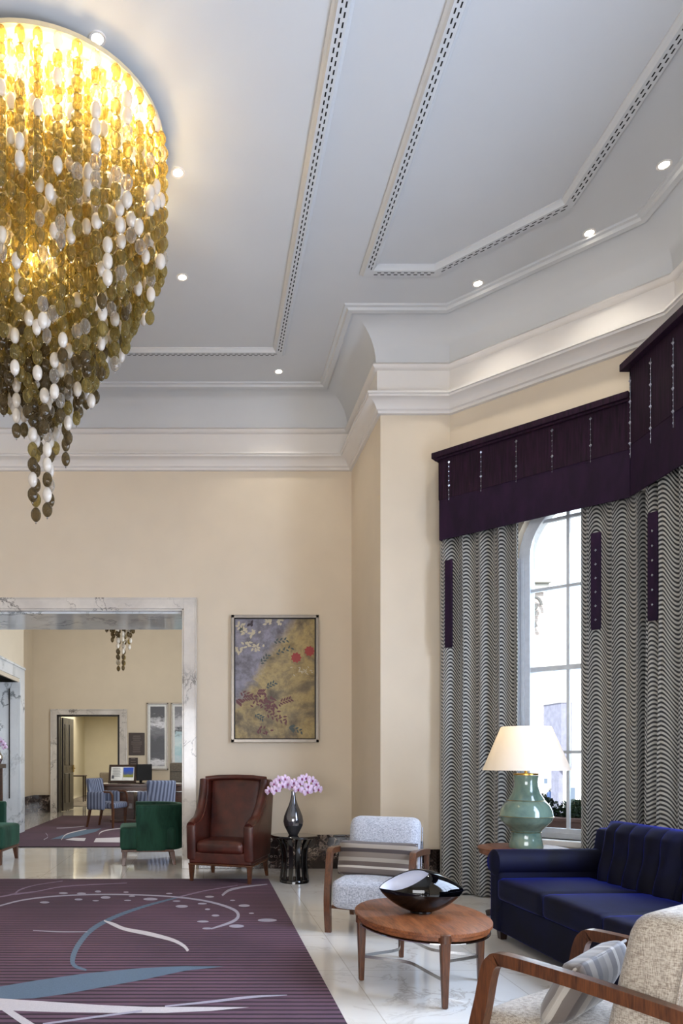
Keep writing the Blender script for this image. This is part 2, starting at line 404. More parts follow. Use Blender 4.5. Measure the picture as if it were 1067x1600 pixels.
M['sash'] = plain('sash_paint', '#cfd3da', .45)
M['frame_dark'] = plain('door_dark_frame', '#1a120f', .4)

# ------------------------------------------------------------------ structure
YB, XR, YP = 8.72, 1.77, 7.30          # back wall, its right corner, pier front
YB2 = 9.90                             # far side of the thick back wall
BX, BY = 2.465, 7.30; SX, SY = 3.85, 5.915
CZ = 5.59                              # ceiling
HB = .405                              # dark marble base height
s2 = math.sqrt(.5)
struct('floor', MB().box(-8, 4.3, -3.2, 29, -.2, 0), M['floor'])
struct('ceiling', MB().box(-6.3, 4.3, -3.2, 18.3, CZ, CZ+.3), M['ceil'])
OL, OR, OZ = -4.6, -.237, 3.10         # big opening
struct('wall_back', MB().box(-6.2, OL, YB, YB2, 0, CZ).box(OL, OR, YB, YB2, OZ, CZ).box(OR, XR, YB, YB2, 0, CZ), M['wall'])
struct('wall_pier', MB().prism([(XR, YP), (BX, BY), (BX+.3, BY+.3), (BX+.3, YB2), (XR, YB2)], 0, CZ, 'z'), M['wall'])
struct('wall_left', MB().box(-6.2, -6.0, -3.2, YB, 0, CZ), M['wall'])
struct('wall_front', MB().box(-6.2, 4.1, -3.4, -3.2, 0, CZ), M['wall'])
# bay wall in its own frame: u along (1,-1)/sqrt2, v outward (1,1)/sqrt2
bay = Matrix.Translation((BX, BY, 0)) @ Matrix.Rotation(-PI/4, 4, 'Z')      # local x = u, local y = v (outward)
LEN = (SX-BX)/s2
U0, U1, ZS, ZA = .64, 1.82, .58, 3.20; UC = (U0+U1)/2; RA = (U1-U0)/2; TH = .34
mb = MB().box(0, U0, 0, TH, 0, CZ).box(U1, LEN, 0, TH, 0, CZ).box(U0, U1, 0, TH, 0, ZS)
N = 16
for i in range(N):
    a0, a1 = PI-PI*i/N, PI-PI*(i+1)/N
    p = [(UC+RA*math.cos(a0), ZA+RA*math.sin(a0)), (UC+RA*math.cos(a1), ZA+RA*math.sin(a1))]
    mb.prism([p[0], p[1], (p[1][0], CZ), (p[0][0], CZ)], 0, TH, 'y')
struct('wall_bay', mb.xf(bay), M['wall'])
struct('wall_right', MB().box(SX, SX+.3, 4.75, SY, 0, CZ).box(SX, SX+.3, -3.2, 1.85, 0, CZ).box(SX, SX+.3, 1.85, 4.75, 0, .6).box(SX, SX+.3, 1.85, 4.75, 4.1, CZ), M['wall'])
# far room
struct('wall_far', MB().box(-4.2, -3.615, 18, 18.3, 0, CZ).box(-2.07, 2.3, 18, 18.3, 0, CZ).box(-3.615, -2.07, 18, 18.3, 2.405, CZ), M['wall_far'])
struct('wall_far_right', MB().box(2.0, 2.3, YB2, 18, 0, CZ), M['wall_far'])
struct('wall_far_left', MB().box(-4.4, -4.2, 13.15, 18.3, 0, CZ).box(-4.4, -3.23, 12.95, 13.1, 0, CZ).box(-4.4, -3.23, YB2, 12.95, 2.66, CZ).box(-4.5, -4.35, YB2, 13, 0, 2.7), M['wall_far'])
struct('wall_library', MB().box(-6.5, 0.5, 27, 27.2, 0, 3).box(-4.5, -4.4, 18.3, 27, 0, 3).box(-1.62, -1.5, 18.3, 27, 0, 3).box(-6.5, .5, 18.3, 27, 3, 3.2), M['wall_yellow'])
struct('trim_8', MB().box(-1.66, -1.62, 22.6, 22.75, 0, 2.3).box(-1.66, -1.62, 21.6, 21.75, 0, 2.3).box(-1.66, -1.62, 21.6, 22.75, 2.3, 2.42), M['plaster'], bevel=.01)

# cornices swept along the wall line
PATH = [(-6.0, YB), (XR, YB), (XR, YP), (BX, BY), (SX, SY), (SX, -3.2)]
def sweep(prof, path=PATH, mb=None, mi=0):     # prof: closed (p,z), p out of the wall into the room
    mb = mb or MB(); n = len(path); nor = []
    for i in range(n-1):
        dx, dy = path[i+1][0]-path[i][0], path[i+1][1]-path[i][1]; l = math.hypot(dx, dy); nor.append((dy/l, -dx/l))
    rows = []
    for i, (x, y) in enumerate(path):
        if i == 0: nx, ny = nor[0]
        elif i == n-1: nx, ny = nor[-1]
        else:
            a, b = nor[i-1], nor[i]; sx_, sy_ = a[0]+b[0], a[1]+b[1]; d = 1+a[0]*b[0]+a[1]*b[1]; nx, ny = sx_/d, sy_/d
        rows.append([(x+nx*p, y+ny*p, z) for p, z in prof])
    m = len(prof); vs = [v for r in rows for v in r]
    fs = [(i*m+j, i*m+(j+1) % m, (i+1)*m+(j+1) % m, (i+1)*m+j) for i in range(n-1) for j in range(m)]
    fs += [list(range(m))[::-1], [(n-1)*m+j for j in range(m)]]
    return mb.add(vs, fs, mi)
struct('trim_1', sweep([(0, 4.745), (.03, 4.75), (.035, 4.775), (.055, 4.785), (.06, 4.80), (.085, 4.835), (.125, 4.862), (.15, 4.868), (.15, 4.888), (.165, 4.892), (.165, 4.912), (0, 4.93)]), M['plaster'], smooth=25)
fri = [(0, 4.93), (.045, 4.93), (.045, 5.17), (0, 5.17)]
struct('trim_2', sweep(fri), M['plaster'])
struct('trim_3', sweep([(0, 5.17), (.06, 5.17), (.085, 5.185), (.10, 5.205), (.085, 5.225), (.06, 5.24), (0, 5.24)]), M['plaster'], smooth=40)
cove = [(0, 5.22)] + [(.06+.30*(1-math.cos(PI/2*k/8)), 5.235+.335*math.sin(PI/2*k/8)) for k in range(9)] + [(.37, 5.6), (0, 5.6)]
struct('trim_4', sweep(cove), M['ceil'], smooth=40)
struct('trim_5', sweep([(.34, 5.555), (.36, 5.545), (.40, 5.55), (.415, 5.57), (.44, 5.575), (.45, 5.6), (.34, 5.6)]), M['ceil'], smooth=30)
# dark marble base
struct('baseboard_back', MB().box(-.06, XR, YB-.025, YB, 0, HB).box(-.06, XR, YB-.032, YB, HB-.03, HB-.012), M['darkmarble'], bevel=.004)
struct('baseboard_pier', sweep([(0, 0), (.025, 0), (.025, HB), (0, HB)], [(XR, YB), (XR, YP), (BX, BY), (SX, SY), (SX, 3)]), M['darkmarble'])
struct('baseboard_far', MB().box(-4.2, -3.77, 17.97, 18, 0, .43).box(-1.88, 2, 17.97, 18, 0, .43).box(-4.2, -4.17, 13.1, 18, 0, .43), M['darkmarble'])
# coffer mouldings with vent slots
def coffer(name, path, side):
    mb = MB(); sweep([(-.066, CZ+.01), (-.066, CZ-.012), (-.05, CZ-.024), (-.036, CZ-.042), (.036, CZ-.042), (.05, CZ-.024), (.066, CZ-.012), (.066, CZ+.01)], path, mb)
    for (x0, y0), (x1, y1) in zip(path[:-1], path[1:]):
        L_ = math.hypot(x1-x0, y1-y0); dx, dy = (x1-x0)/L_, (y1-y0)/L_; nx, ny = dy, -dx
        k = .05
        while k < L_-.06:
            for off in (-.014, .012):
                kk = k+(.025 if off > 0 else 0)
                q = []
                for a, b in ((0, -.005), (.034, -.005), (.034, .005), (0, .005)):
                    q.append((x0+dx*(kk+a)+nx*(off+b), y0+dy*(kk+a)+ny*(off+b), CZ-.0435))
                mb.add(q, [(0, 1, 2, 3)], 1)
            k += .058
    return struct(name, mb, [M['ceil'], M['nearblack']])
M['ceil2'] = M['ceil']
coffer('trim_6', [(-5.2, 7.65), (.79, 7.65), (.79, -2.6)], 1)
coffer('trim_7', [(1.44, -2.6), (1.44, 6.376), (2.025, 6.376), (2.80, 5.60), (2.80, -2.6)], 1)

# marble surround of the big opening (front), and its reveal lining
mb = MB().box(OR, -.084, YB-.035, YB, 0, 3.228).box(OL-.15, OR, YB-.035, YB, OZ, 3.228)
mb.box(-.10, -.084, YB-.045, YB, 0, 3.228).box(OL-.15, -.084, YB-.045, YB, 3.214, 3.23)
struct('door_1', mb.box(OL, OR, YB-.02, YB2+.02, OZ-.02, OZ).box(OR-.02, OR, YB-.02, YB2+.02, 0, OZ).box(OL-.02, OL+.02, YB-.02, YB2+.02, 0, OZ), M['marble'], bevel=.004)
mb = MB().box(OL, OR-.03, YB+.05, YB2-.05, OZ-.045, OZ-.02)
struct('trim_9', mb, M['marble_cool'], bevel=.006)
# marble portal on the left wall of the far room
mb = MB().box(-3.26, -3.21, 12.80, 13.10, 0, 2.93).box(-3.26, -3.21, YB2, 12.80, 2.72, 2.93).box(-3.20, -3.19, YB2, 13.10, 2.90, 2.94)
mb.box(-4.35, -3.26, 12.80, 12.95, 0, 2.72).box(-4.35, -3.26, YB2, 12.95, 2.66, 2.72).box(-4.35, -4.32, YB2, 12.9, 0, 2.7)
struct('door_2', mb, M['marble_cool'], bevel=.005)
struct('trim_10', MB().box(-3.415, -3.395, 12.79, 12.80, .62, 2.55), M['frame_dark'])
# doorway in the far wall
mb = MB().box(-3.76, -3.615, 17.955, 18.02, 0, 2.53).box(-2.07, -1.895, 17.955, 18.02, 0, 2.53).box(-3.615, -2.07, 17.955, 18.02, 2.405, 2.53)
mb.box(-3.77, -3.745, 17.94, 17.99, 0, 2.52).box(-1.91, -1.885, 17.94, 17.99, 0, 2.52).box(-3.77, -1.885, 17.94, 17.99, 2.52, 2.545)
struct('door_3', mb, M['marble'], bevel=.004)
struct('trim_11', MB().box(-3.62, -3.57, 18.0, 18.32, 0, 2.405).box(-2.12, -2.065, 18.0, 18.32, 0, 2.405).box(-3.62, -2.065, 18, 18.32, 2.375, 2.41), M['frame_dark'])
# open door leaf
dl = thing('door_4', None, None, (-3.52, 18.32, 0), math.radians(83)); dl['kind'] = 'structure'
mb = MB().box(0, .86, 0, .05, .01, 2.36)
for z0, z1 in ((.2, .95), (1.15, 2.2)):
    mb.box(.12, .40, -.012, .0, z0, z1).box(.48, .76, -.012, 0, z0, z1)
mb.build('door_leaf', M['leafwood'], dl, bevel=.006)
MB().box(.78, .82, -.03, -.012, .98, 1.16).tube([(.80, -.03, 1.08), (.80, -.07, 1.08), (.70, -.075, 1.08)], .011).build('door_handle', M['brass'], dl, smooth=40)

# window in the bay
wn = thing('window_1', None, None); wn['kind'] = 'structure'
def arch_strip(r0, r1, v0, v1, n=20):
    m_ = MB()
    for i in range(n):
        a0, a1 = PI-PI*i/n, PI-PI*(i+1)/n
        m_.prism([(UC+r0*math.cos(a0), ZA+r0*math.sin(a0)), (UC+r0*math.cos(a1), ZA+r0*math.sin(a1)), (UC+r1*math.cos(a1), ZA+r1*math.sin(a1)), (UC+r1*math.cos(a0), ZA+r1*math.sin(a0))], v0, v1, 'y')
    return m_
fw = .102
mb = arch_strip(RA-fw, RA+.02, .10, .22)
mb.box(U0-.02, U0+fw, .10, .22, ZS, ZA).box(U1-fw, U1+.02, .10, .22, ZS, ZA).box(U0-.02, U1+.02, .10, .22, ZS, ZS+.05)
mb.box(U0+.03, U0+.055, .085, .10, ZS, ZA).box(U0-.0, U0+.015, .0, .10, ZS, ZA).box(U1-.015, U1, .0, .10, ZS, ZA)
struct('window_frame', mb.xf(bay), M['sash'], wn)
G0, G1 = U0+fw, U1-fw; cw = (G1-G0)/3
mb = MB()
for k in (1, 2): mb.box(G0+cw*k-.013, G0+cw*k+.013, .135, .17, ZS+.05, ZA+.42)
for z in (1.37, 2.887): mb.box(G0, G1, .135, .17, z-.014, z+.014)
mb.box(G0, G1, .12, .18, 2.12, 2.165).box(G0, G1, .125, .175, ZS+.05, ZS+.09).box(G0, G1, .135, .17, 3.5, 3.53)
struct('window_sash', mb.xf(bay), M['sash'], wn)
struct('window_pane', MB().box(G0-.02, G1+.02, .150, .155, ZS+.03, ZA).add(*[[(UC+(RA-fw+.01)*math.cos(PI*i/20), .152, ZA+(RA-fw+.01)*math.sin(PI*i/20)) for i in range(21)], [list(range(21))]]).xf(bay), M['glass'], wn)
struct('window_sill', MB().box(U0-.06, U1+.06, -.10, .12, ZS-.05, ZS).xf(bay), M['plaster'], wn, bevel=.008)
# window behind the sofa (outside the frame), lets the daylight in
wn2 = thing('window_2', None, None); wn2['kind'] = 'structure'
mb = MB().box(SX+.1, SX+.2, 1.85, 1.93, .6, 4.1).box(SX+.1, SX+.2, 4.67, 4.75, .6, 4.1).box(SX+.1, SX+.2, 1.85, 4.75, .6, .68).box(SX+.1, SX+.2, 1.85, 4.75, 4.02, 4.1)
struct('window_frame', mb, M['sash'], wn2)
mb = MB()
for y in (2.57, 3.3, 4.03): mb.box(SX+.13, SX+.17, y-.014, y+.014, .68, 4.02)
for z in (1.4, 2.2, 3.0): mb.box(SX+.13, SX+.17, 1.93, 4.67, z-.014, z+.014)
struct('window_sash', mb, M['sash'], wn2)

# ------------------------------------------------------------------ outside
struct('ground', MB().box(-40, 90, 6, 95, -2.9, -2.6).box(-40, 90, -20, 6, -2.9, -2.6), plain('pavement', '#b9b5ad', .8))
br = NT('sunlit_brick'); bt = br.node('ShaderNodeTexBrick'); br.l.new(br.tc(rot=(PI/2, 0, 0)), bt.inputs[0]); bt.inputs['Scale'].default_value = 1.5
bt.inputs['Color1'].default_value = lin('#a89a94'); bt.inputs['Color2'].default_value = lin('#9c8e88'); bt.inputs['Mortar'].default_value = lin('#b5aca6')
br.set(Base_Color=bt.outputs['Color'], Roughness=.9)
bb = thing('brick_building', 'tall pale brick building across the street at the left edge of the window', 'building', (13.2, 30, -2.6))
MB().box(-3, .78, 0, 8, 0, 10.8).build('wall', br.m, bb)
m_ = MB().box(-3, .9, -.25, 0, 10.8, 11.1).box(-3, .95, -.4, 0, 11.1, 11.4)
m_.build('cornice', plain('stone_cornice', '#9a9690', .8), bb, bevel=.03)
sp = [(.25+.30*math.cos(a)*(1-a/9), 0, 10.2+.38*math.sin(a)*(1-a/9)) for a in [k*.35 for k in range(20)]]
MB().tube([(x, -.3, z) for x, y, z in sp], .06, 8).tube([(.30, -.3, 9.95), (.18, -.3, 9.6), (.34, -.3, 9.3)], .07, 8).build('scroll_bracket', plain('scroll_stone', '#5f5c5a', .8), bb, smooth=50)
wb = thing('white_building', 'sunlit white building far across the street behind the shrubs', 'building', (20, 60, -2.6))
MB().box(0, 30, 0, 8, 0, 13).build('wall', plain('white_render', '#f2efe8', .9), wb)
gl = plain('dark_window', '#5c6676', .3)
for x0, x1, z0, z1 in ((8.95, 9.45, .6, 1.7), (9.85, 10.5, .6, 1.6), (7.95, 8.25, 1.95, 2.35), (9.0, 9.5, 4.6, 6.0), (11.2, 12, .6, 1.6)):
    f_ = MB().box(x0-.06, x1+.06, -.08, 0, z0-.06, z1+.06).build('window', M['frame_white'], wb)
    MB().box(x0, x1, -.1, -.08, z0, z1).build('pane', gl, f_)
tw = thing('grey_tower', 'narrow grey brick chimney stack seen behind the window bars above the lampshade', 'chimney', (22.6, 46, -2.6))
MB().box(-.05, .62, 0, 3, 3.3, 7.6).box(.02, .3, .5, 1.5, 0, 3.3).build('stack', plain('grey_brick', '#7e7c8c', .9, var=.15, scale=3), tw)
MB().box(-.12, .69, -.07, 3.07, 7.5, 7.6).build('capping', plain('stone_cap', '#a5a2a6', .8), tw)
# person
pe = thing('person', 'distant person in a dark blue jacket standing on the pavement beyond the shrubs', 'person', (25.9, 54.6, -2.6))
def skin(name, pts, edges, rad, m, parent, lvl=1):
    me = bpy.data.meshes.new(name); me.from_pydata(pts, edges, []); me.materials.append(m)
    o = bpy.data.objects.new(name, me); C.objects.link(o); o.parent = parent
    o.modifiers.new('skin', 'SKIN'); sv = me.skin_vertices[0].data if me.skin_vertices else None
    if sv is None:
        bm = bmesh.new(); bm.from_mesh(me); bm.verts.layers.skin.verify(); bm.to_mesh(me); bm.free(); sv = me.skin_vertices[0].data
    for i, r in enumerate(rad): sv[i].radius = (r, r)
    sv[0].use_root = True
    s_ = o.modifiers.new('sub', 'SUBSURF'); s_.levels = s_.render_levels = lvl
    return o
skin('body', [(0,0,.95),(0,0,1.2),(0,0,1.42),(0,0,1.52),(0,-.01,1.64),(0,0,1.72),(.19,0,1.40),(.25,0,1.12),(.2,-.15,.95),(-.19,0,1.40),(-.25,0,1.12),(-.2,-.15,.95),(.10,0,.85),(.11,0,.48),(.11,0,.07),(.11,-.13,.04),(-.10,0,.85),(-.11,0,.48),(-.11,0,.07),(-.11,-.13,.04)],
     [(0,1),(1,2),(2,3),(3,4),(4,5),(2,6),(6,7),(7,8),(2,9),(9,10),(10,11),(0,12),(12,13),(13,14),(14,15),(0,16),(16,17),(17,18),(18,19)],
     [.15,.14,.13,.06,.10,.08,.07,.05,.04,.07,.05,.04,.09,.065,.05,.04,.09,.065,.05,.04], plain('skin_and_jeans', '#3c4256', .8), pe)
MB().soft(-.21, .21, -.14, .14, .92, 1.5, .12, n=6).build('jacket', plain('blue_jacket', '#3c4f78', .8), pe, smooth=60)
MB().lathe([(0, 1.60), (.095, 1.62), (.11, 1.68), (.08, 1.76), (0, 1.78)], 12).build('hair', plain('grey_hair', '#8c867e', .8), pe, smooth=60)
# planter with shrubs on the ledge
pl = MB().box(.1, 2.6, .55, .95, .40, .72).box(.08, 2.62, .53, .97, .70, .735)
planter = pl.xf(bay).build('window_box', plain('terracotta_dark', '#5c4038', .7), None, bevel=.006)
tag(planter, 'long dark brown planter box on the ledge outside the bay window', 'planter')
struct('window_ledge', MB().box(-.2, 3.2, TH, 1.1, .15, .40).xf(bay), plain('ledge_stone', '#8a8782', .8))
leafm = plain('shrub_leaf', '#1f3318', .6, var=.4, scale=15); leafm2 = plain('shrub_leaf_dark', '#17241a', .6, var=.35, scale=15)
def shrub(u, r, h, m, label):
    mb = MB()
    for k in range(1500):
        a = random.random()*2*PI; q = random.random()**.5; zz = random.random()
        rr = r*q*(1-.35*zz**3); p = Vector((u+rr*math.cos(a)*1.2, .75+rr*.75*math.sin(a), .70+h*zz*(1-.25*q)))
        d1 = Vector((random.gauss(0, 1), random.gauss(0, 1), random.gauss(.4, 1))).normalized(); d2 = d1.cross(Vector((random.random(), random.random(), random.random()))).normalized()
        L_ = random.uniform(.03, .05)
        mb.add([p, p+d1*L_*.5+d2*L_*.35, p+d1*L_, p+d1*L_*.5-d2*L_*.35], [(0, 1, 2, 3)])
    root = thing('shrub', label, 'shrub', (0, 0, 0), 0, 'shrubs in the window box')
    mb.xf(bay).build('foliage', m, root)
    t_ = MB()
    for k in range(7):
        a = k*.9; t_.tube([(u, .75, .70), (u+.5*r*math.cos(a), .75+.5*r*math.sin(a), .70+h*.5), (u+.7*r*math.cos(a), .75+.5*r*math.sin(a), .70+h*.85)], .004, 5)
    t_.xf(bay).build('stem', M['stem'], root)
shrub(.55, .20, .26, leafm2, 'shrub in the planter hidden mostly behind the green lamp base')
shrub(.98, .19, .22, leafm, 'fresh green shrub in the planter just right of the lamp base')
shrub(1.42, .22, .24, leafm2, 'dark green shrub in the planter right of the vertical window bar')
shrub(1.9, .22, .24, leafm2, 'dark shrub at the right end of planter, half behind the curtain')

# ------------------------------------------------------------------ rugs
def fl(px, py, z=.016):                # where a pixel's ray meets the rug's surface
    Y = F*(EYE-z)/(py-1187); return ((px-318)/F*Y, Y)
rug = MB().box(-4.2, .70, 1.2, 7.88, 0, .014)
def z4(x, y): return (x/1.94, 1360+y/1.942)
def rib(pts, mi, k=8):
    P = catmull([z4(a, b)+(c_/1.94,) for a, b, c_ in pts], k); L = []; R = []
    for i, p in enumerate(P):
        a = P[max(0, i-1)]; b = P[min(len(P)-1, i+1)]; dx, dy = b[0]-a[0], b[1]-a[1]; l = math.hypot(dx, dy) or 1
        nx, ny = -dy/l*p[2]/2, dx/l*p[2]/2
        L.append(fl(p[0]+nx, p[1]+ny)); R.append(fl(p[0]-nx, p[1]-ny))
    n = len(P); vs = [(x, y, .0152+mi*.0002) for x, y in L+R]
    rug.add(vs, [(i, i+1, n+i+1, n+i) for i in range(n-1)], mi)
rib([(545,80,4),(440,108,7),(350,140,10),(280,178,13),(238,225,15),(220,268,15),(228,290,10),(262,302,5)], 1)
rib([(545,80,4),(620,62,3),(720,45,2)], 4)
rib([(-60,125,4),(0,107,4),(80,88,4),(200,76,4),(350,73,4),(500,78,4),(620,92,5),(700,115,7),(722,135,9),(705,155,8),(640,177,4)], 3)
rib([(315,152,3),(345,164,10),(380,178,10),(450,192,12),(520,210,10),(556,228,9),(570,244,8)], 2)
rib([(673,76,6),(695,60,7),(740,50,5),(810,42,2)], 3)
rib([(45,72,5),(62,58,4),(110,44,2),(190,32,2)], 4); rib([(45,72,5),(110,64,3),(200,48,3),(385,38,2)], 4); rib([(-40,82,4),(0,80,4),(45,71,5)], 4)
rib([(100,182,2),(180,186,3),(265,186,2)], 3); rib([(870,378,2),(760,384,7),(640,398,7),(500,412,4)], 3)
rib([(430,426,6),(300,443,6),(130,466,6)], 3)
rug.add([fl(*z4(a, b))+(.0154,) for a, b in [(-150,385),(0,352),(120,332),(260,312),(430,296),(560,290),(680,291),(560,304),(440,330),(320,352),(200,374),(100,388),(-150,396)]], [tuple(range(13))], 1)
rug.add([fl(*z4(a, b))+(.0156,) for a, b in [(-150,375),(0,388),(150,398),(300,408),(450,414),(600,414),(755,415),(640,426),(500,432),(350,432),(180,430),(0,424),(-150,418)]], [tuple(range(13))], 2)
rug.add([fl(*z4(a, b))+(.0157,) for a, b in [(0,420),(38,424),(105,466),(150,500),(110,500),(66,466)]], [tuple(range(6))], 2)
for cx, cy, rx, ry in [(192,69,14,3),(247,70,14,3),(297,64,10,3),(382,66,8,2),(238,88,12,3),(290,92,10,2),(320,82,15,4),(387,91,11,2),(400,78,10,2),(456,87,22,4),(513,70,10,2),(535,93,12,2),(551,109,19,4),(613,101,14,2.5),(635,80,14,3),(629,118,8,2.5),(653,137,12,3),(615,155,18,3),(717,169,23,5),(628,176,15,3),(740,107,17,4),(705,91,8,2),(762,130,8,2),(810,151,29,5),(135,97,15,3)]:
    rug.add([fl(*z4(cx+rx*math.cos(a*PI/9), cy+ry*math.sin(a*PI/9)))+(.0161,) for a in range(18)], [tuple(range(18))], 3)
tag(rug.build('area_rug', [M['rug'], M['w_blue'], M['w_white'], M['w_grey'], M['w_thin']]), 'large ribbed plum rug with blue leaf and white swirl pattern in the foreground', 'rug')
rug = MB().box(-3.25, 1.4, 10.82, 16.8, 0, .014)
def q4(x, y): return (x/3.334, 1180+y/3.334)
def poly2(P, mi): rug.add([fl(*q4(a, b))+(.0155+mi*.0002,) for a, b in P], [tuple(range(len(P)))], mi)
poly2([(262,438),(330,415),(430,390),(530,380),(500,398),(420,418),(340,434)], 1)
poly2([(340,440),(380,430),(448,431),(440,447),(400,446)], 2); poly2([(488,453),(500,432),(620,428),(700,430),(700,455)], 2)
def rib2(pts, mi):
    P = catmull([q4(a, b)+(c_/3.334,) for a, b, c_ in pts], 6); n = len(P)
    rug.add([fl(p[0], p[1]-p[2]/2)+(.016,) for p in P]+[fl(p[0], p[1]+p[2]/2)+(.016,) for p in P], [(i, i+1, n+i+1, n+i) for i in range(n-1)], mi)
rib2([(228,440,4),(250,425,4),(238,405,4)], 3); rib2([(295,380,3),(350,378,4),(440,370,3)], 3); rib2([(320,440,5),(350,410,5),(450,385,4)], 2); rib2([(515,430,7),(520,405,6),(560,390,5),(640,380,3)], 2)
tag(rug.build('area_rug', [M['rug'], M['w_blue'], M['w_white'], M['w_grey']]), 'smaller plum rug with pale leaf pattern under the desk in the far room', 'rug')
# library carpet
tag(MB().box(-4.3, -1.7, 20.2, 26.6, 0, .01).build('carpet', plain('mottled_grey_carpet', '#6d655a', .95, var=.5, scale=5)), 'mottled grey brown carpet in the room beyond the far doorway', 'carpet')

# ------------------------------------------------------------------ downlights
dls = [(.83, 8.06, 'small downlight left of the pier near the back wall cornice'), (-.187, 5.33, 'upper of two bright downlights right of the chandelier'),
       (-.188, 6.486, 'lower, larger looking of two bright downlights right of the chandelier'), (-.632, 4.34, 'downlight peeping over the top rim of the chandelier'),
       (2.47, 6.57, 'leftmost downlight above the curtained bay'), (3.14, 5.94, 'middle downlight of the three above the bay'), (3.32, 5.26, 'rightmost starry downlight above the bay')]
proto = None
for x, y, lb in dls:
    if proto is None:
        proto = d = thing('downlight', lb, 'downlight', (x, y, CZ), 0, 'recessed ceiling downlights')
        MB().lathe([(.036, -.004), (.050, -.007), (.052, 0), (.036, 0)], 24).build('trim_ring', M['plaster'], d, smooth=40)
        MB().lathe([(0, -.004), (.035, -.004), (.035, 0)], 24).build('lamp', M['lens'], d)
        sl = bpy.data.lights.new('downlight_beam', 'SPOT'); sl.energy = 26; sl.spot_size = 1.9; sl.spot_blend = .8; sl.color = (1, .92, .8); sl.shadow_soft_size = .04
    else:
        d = copy_tree(proto); d.location = (x, y, CZ); d['label'] = lb
    so_ = bpy.data.objects.new('downlight_beam', sl); C.objects.link(so_); so_.location = (x, y, CZ-.03)

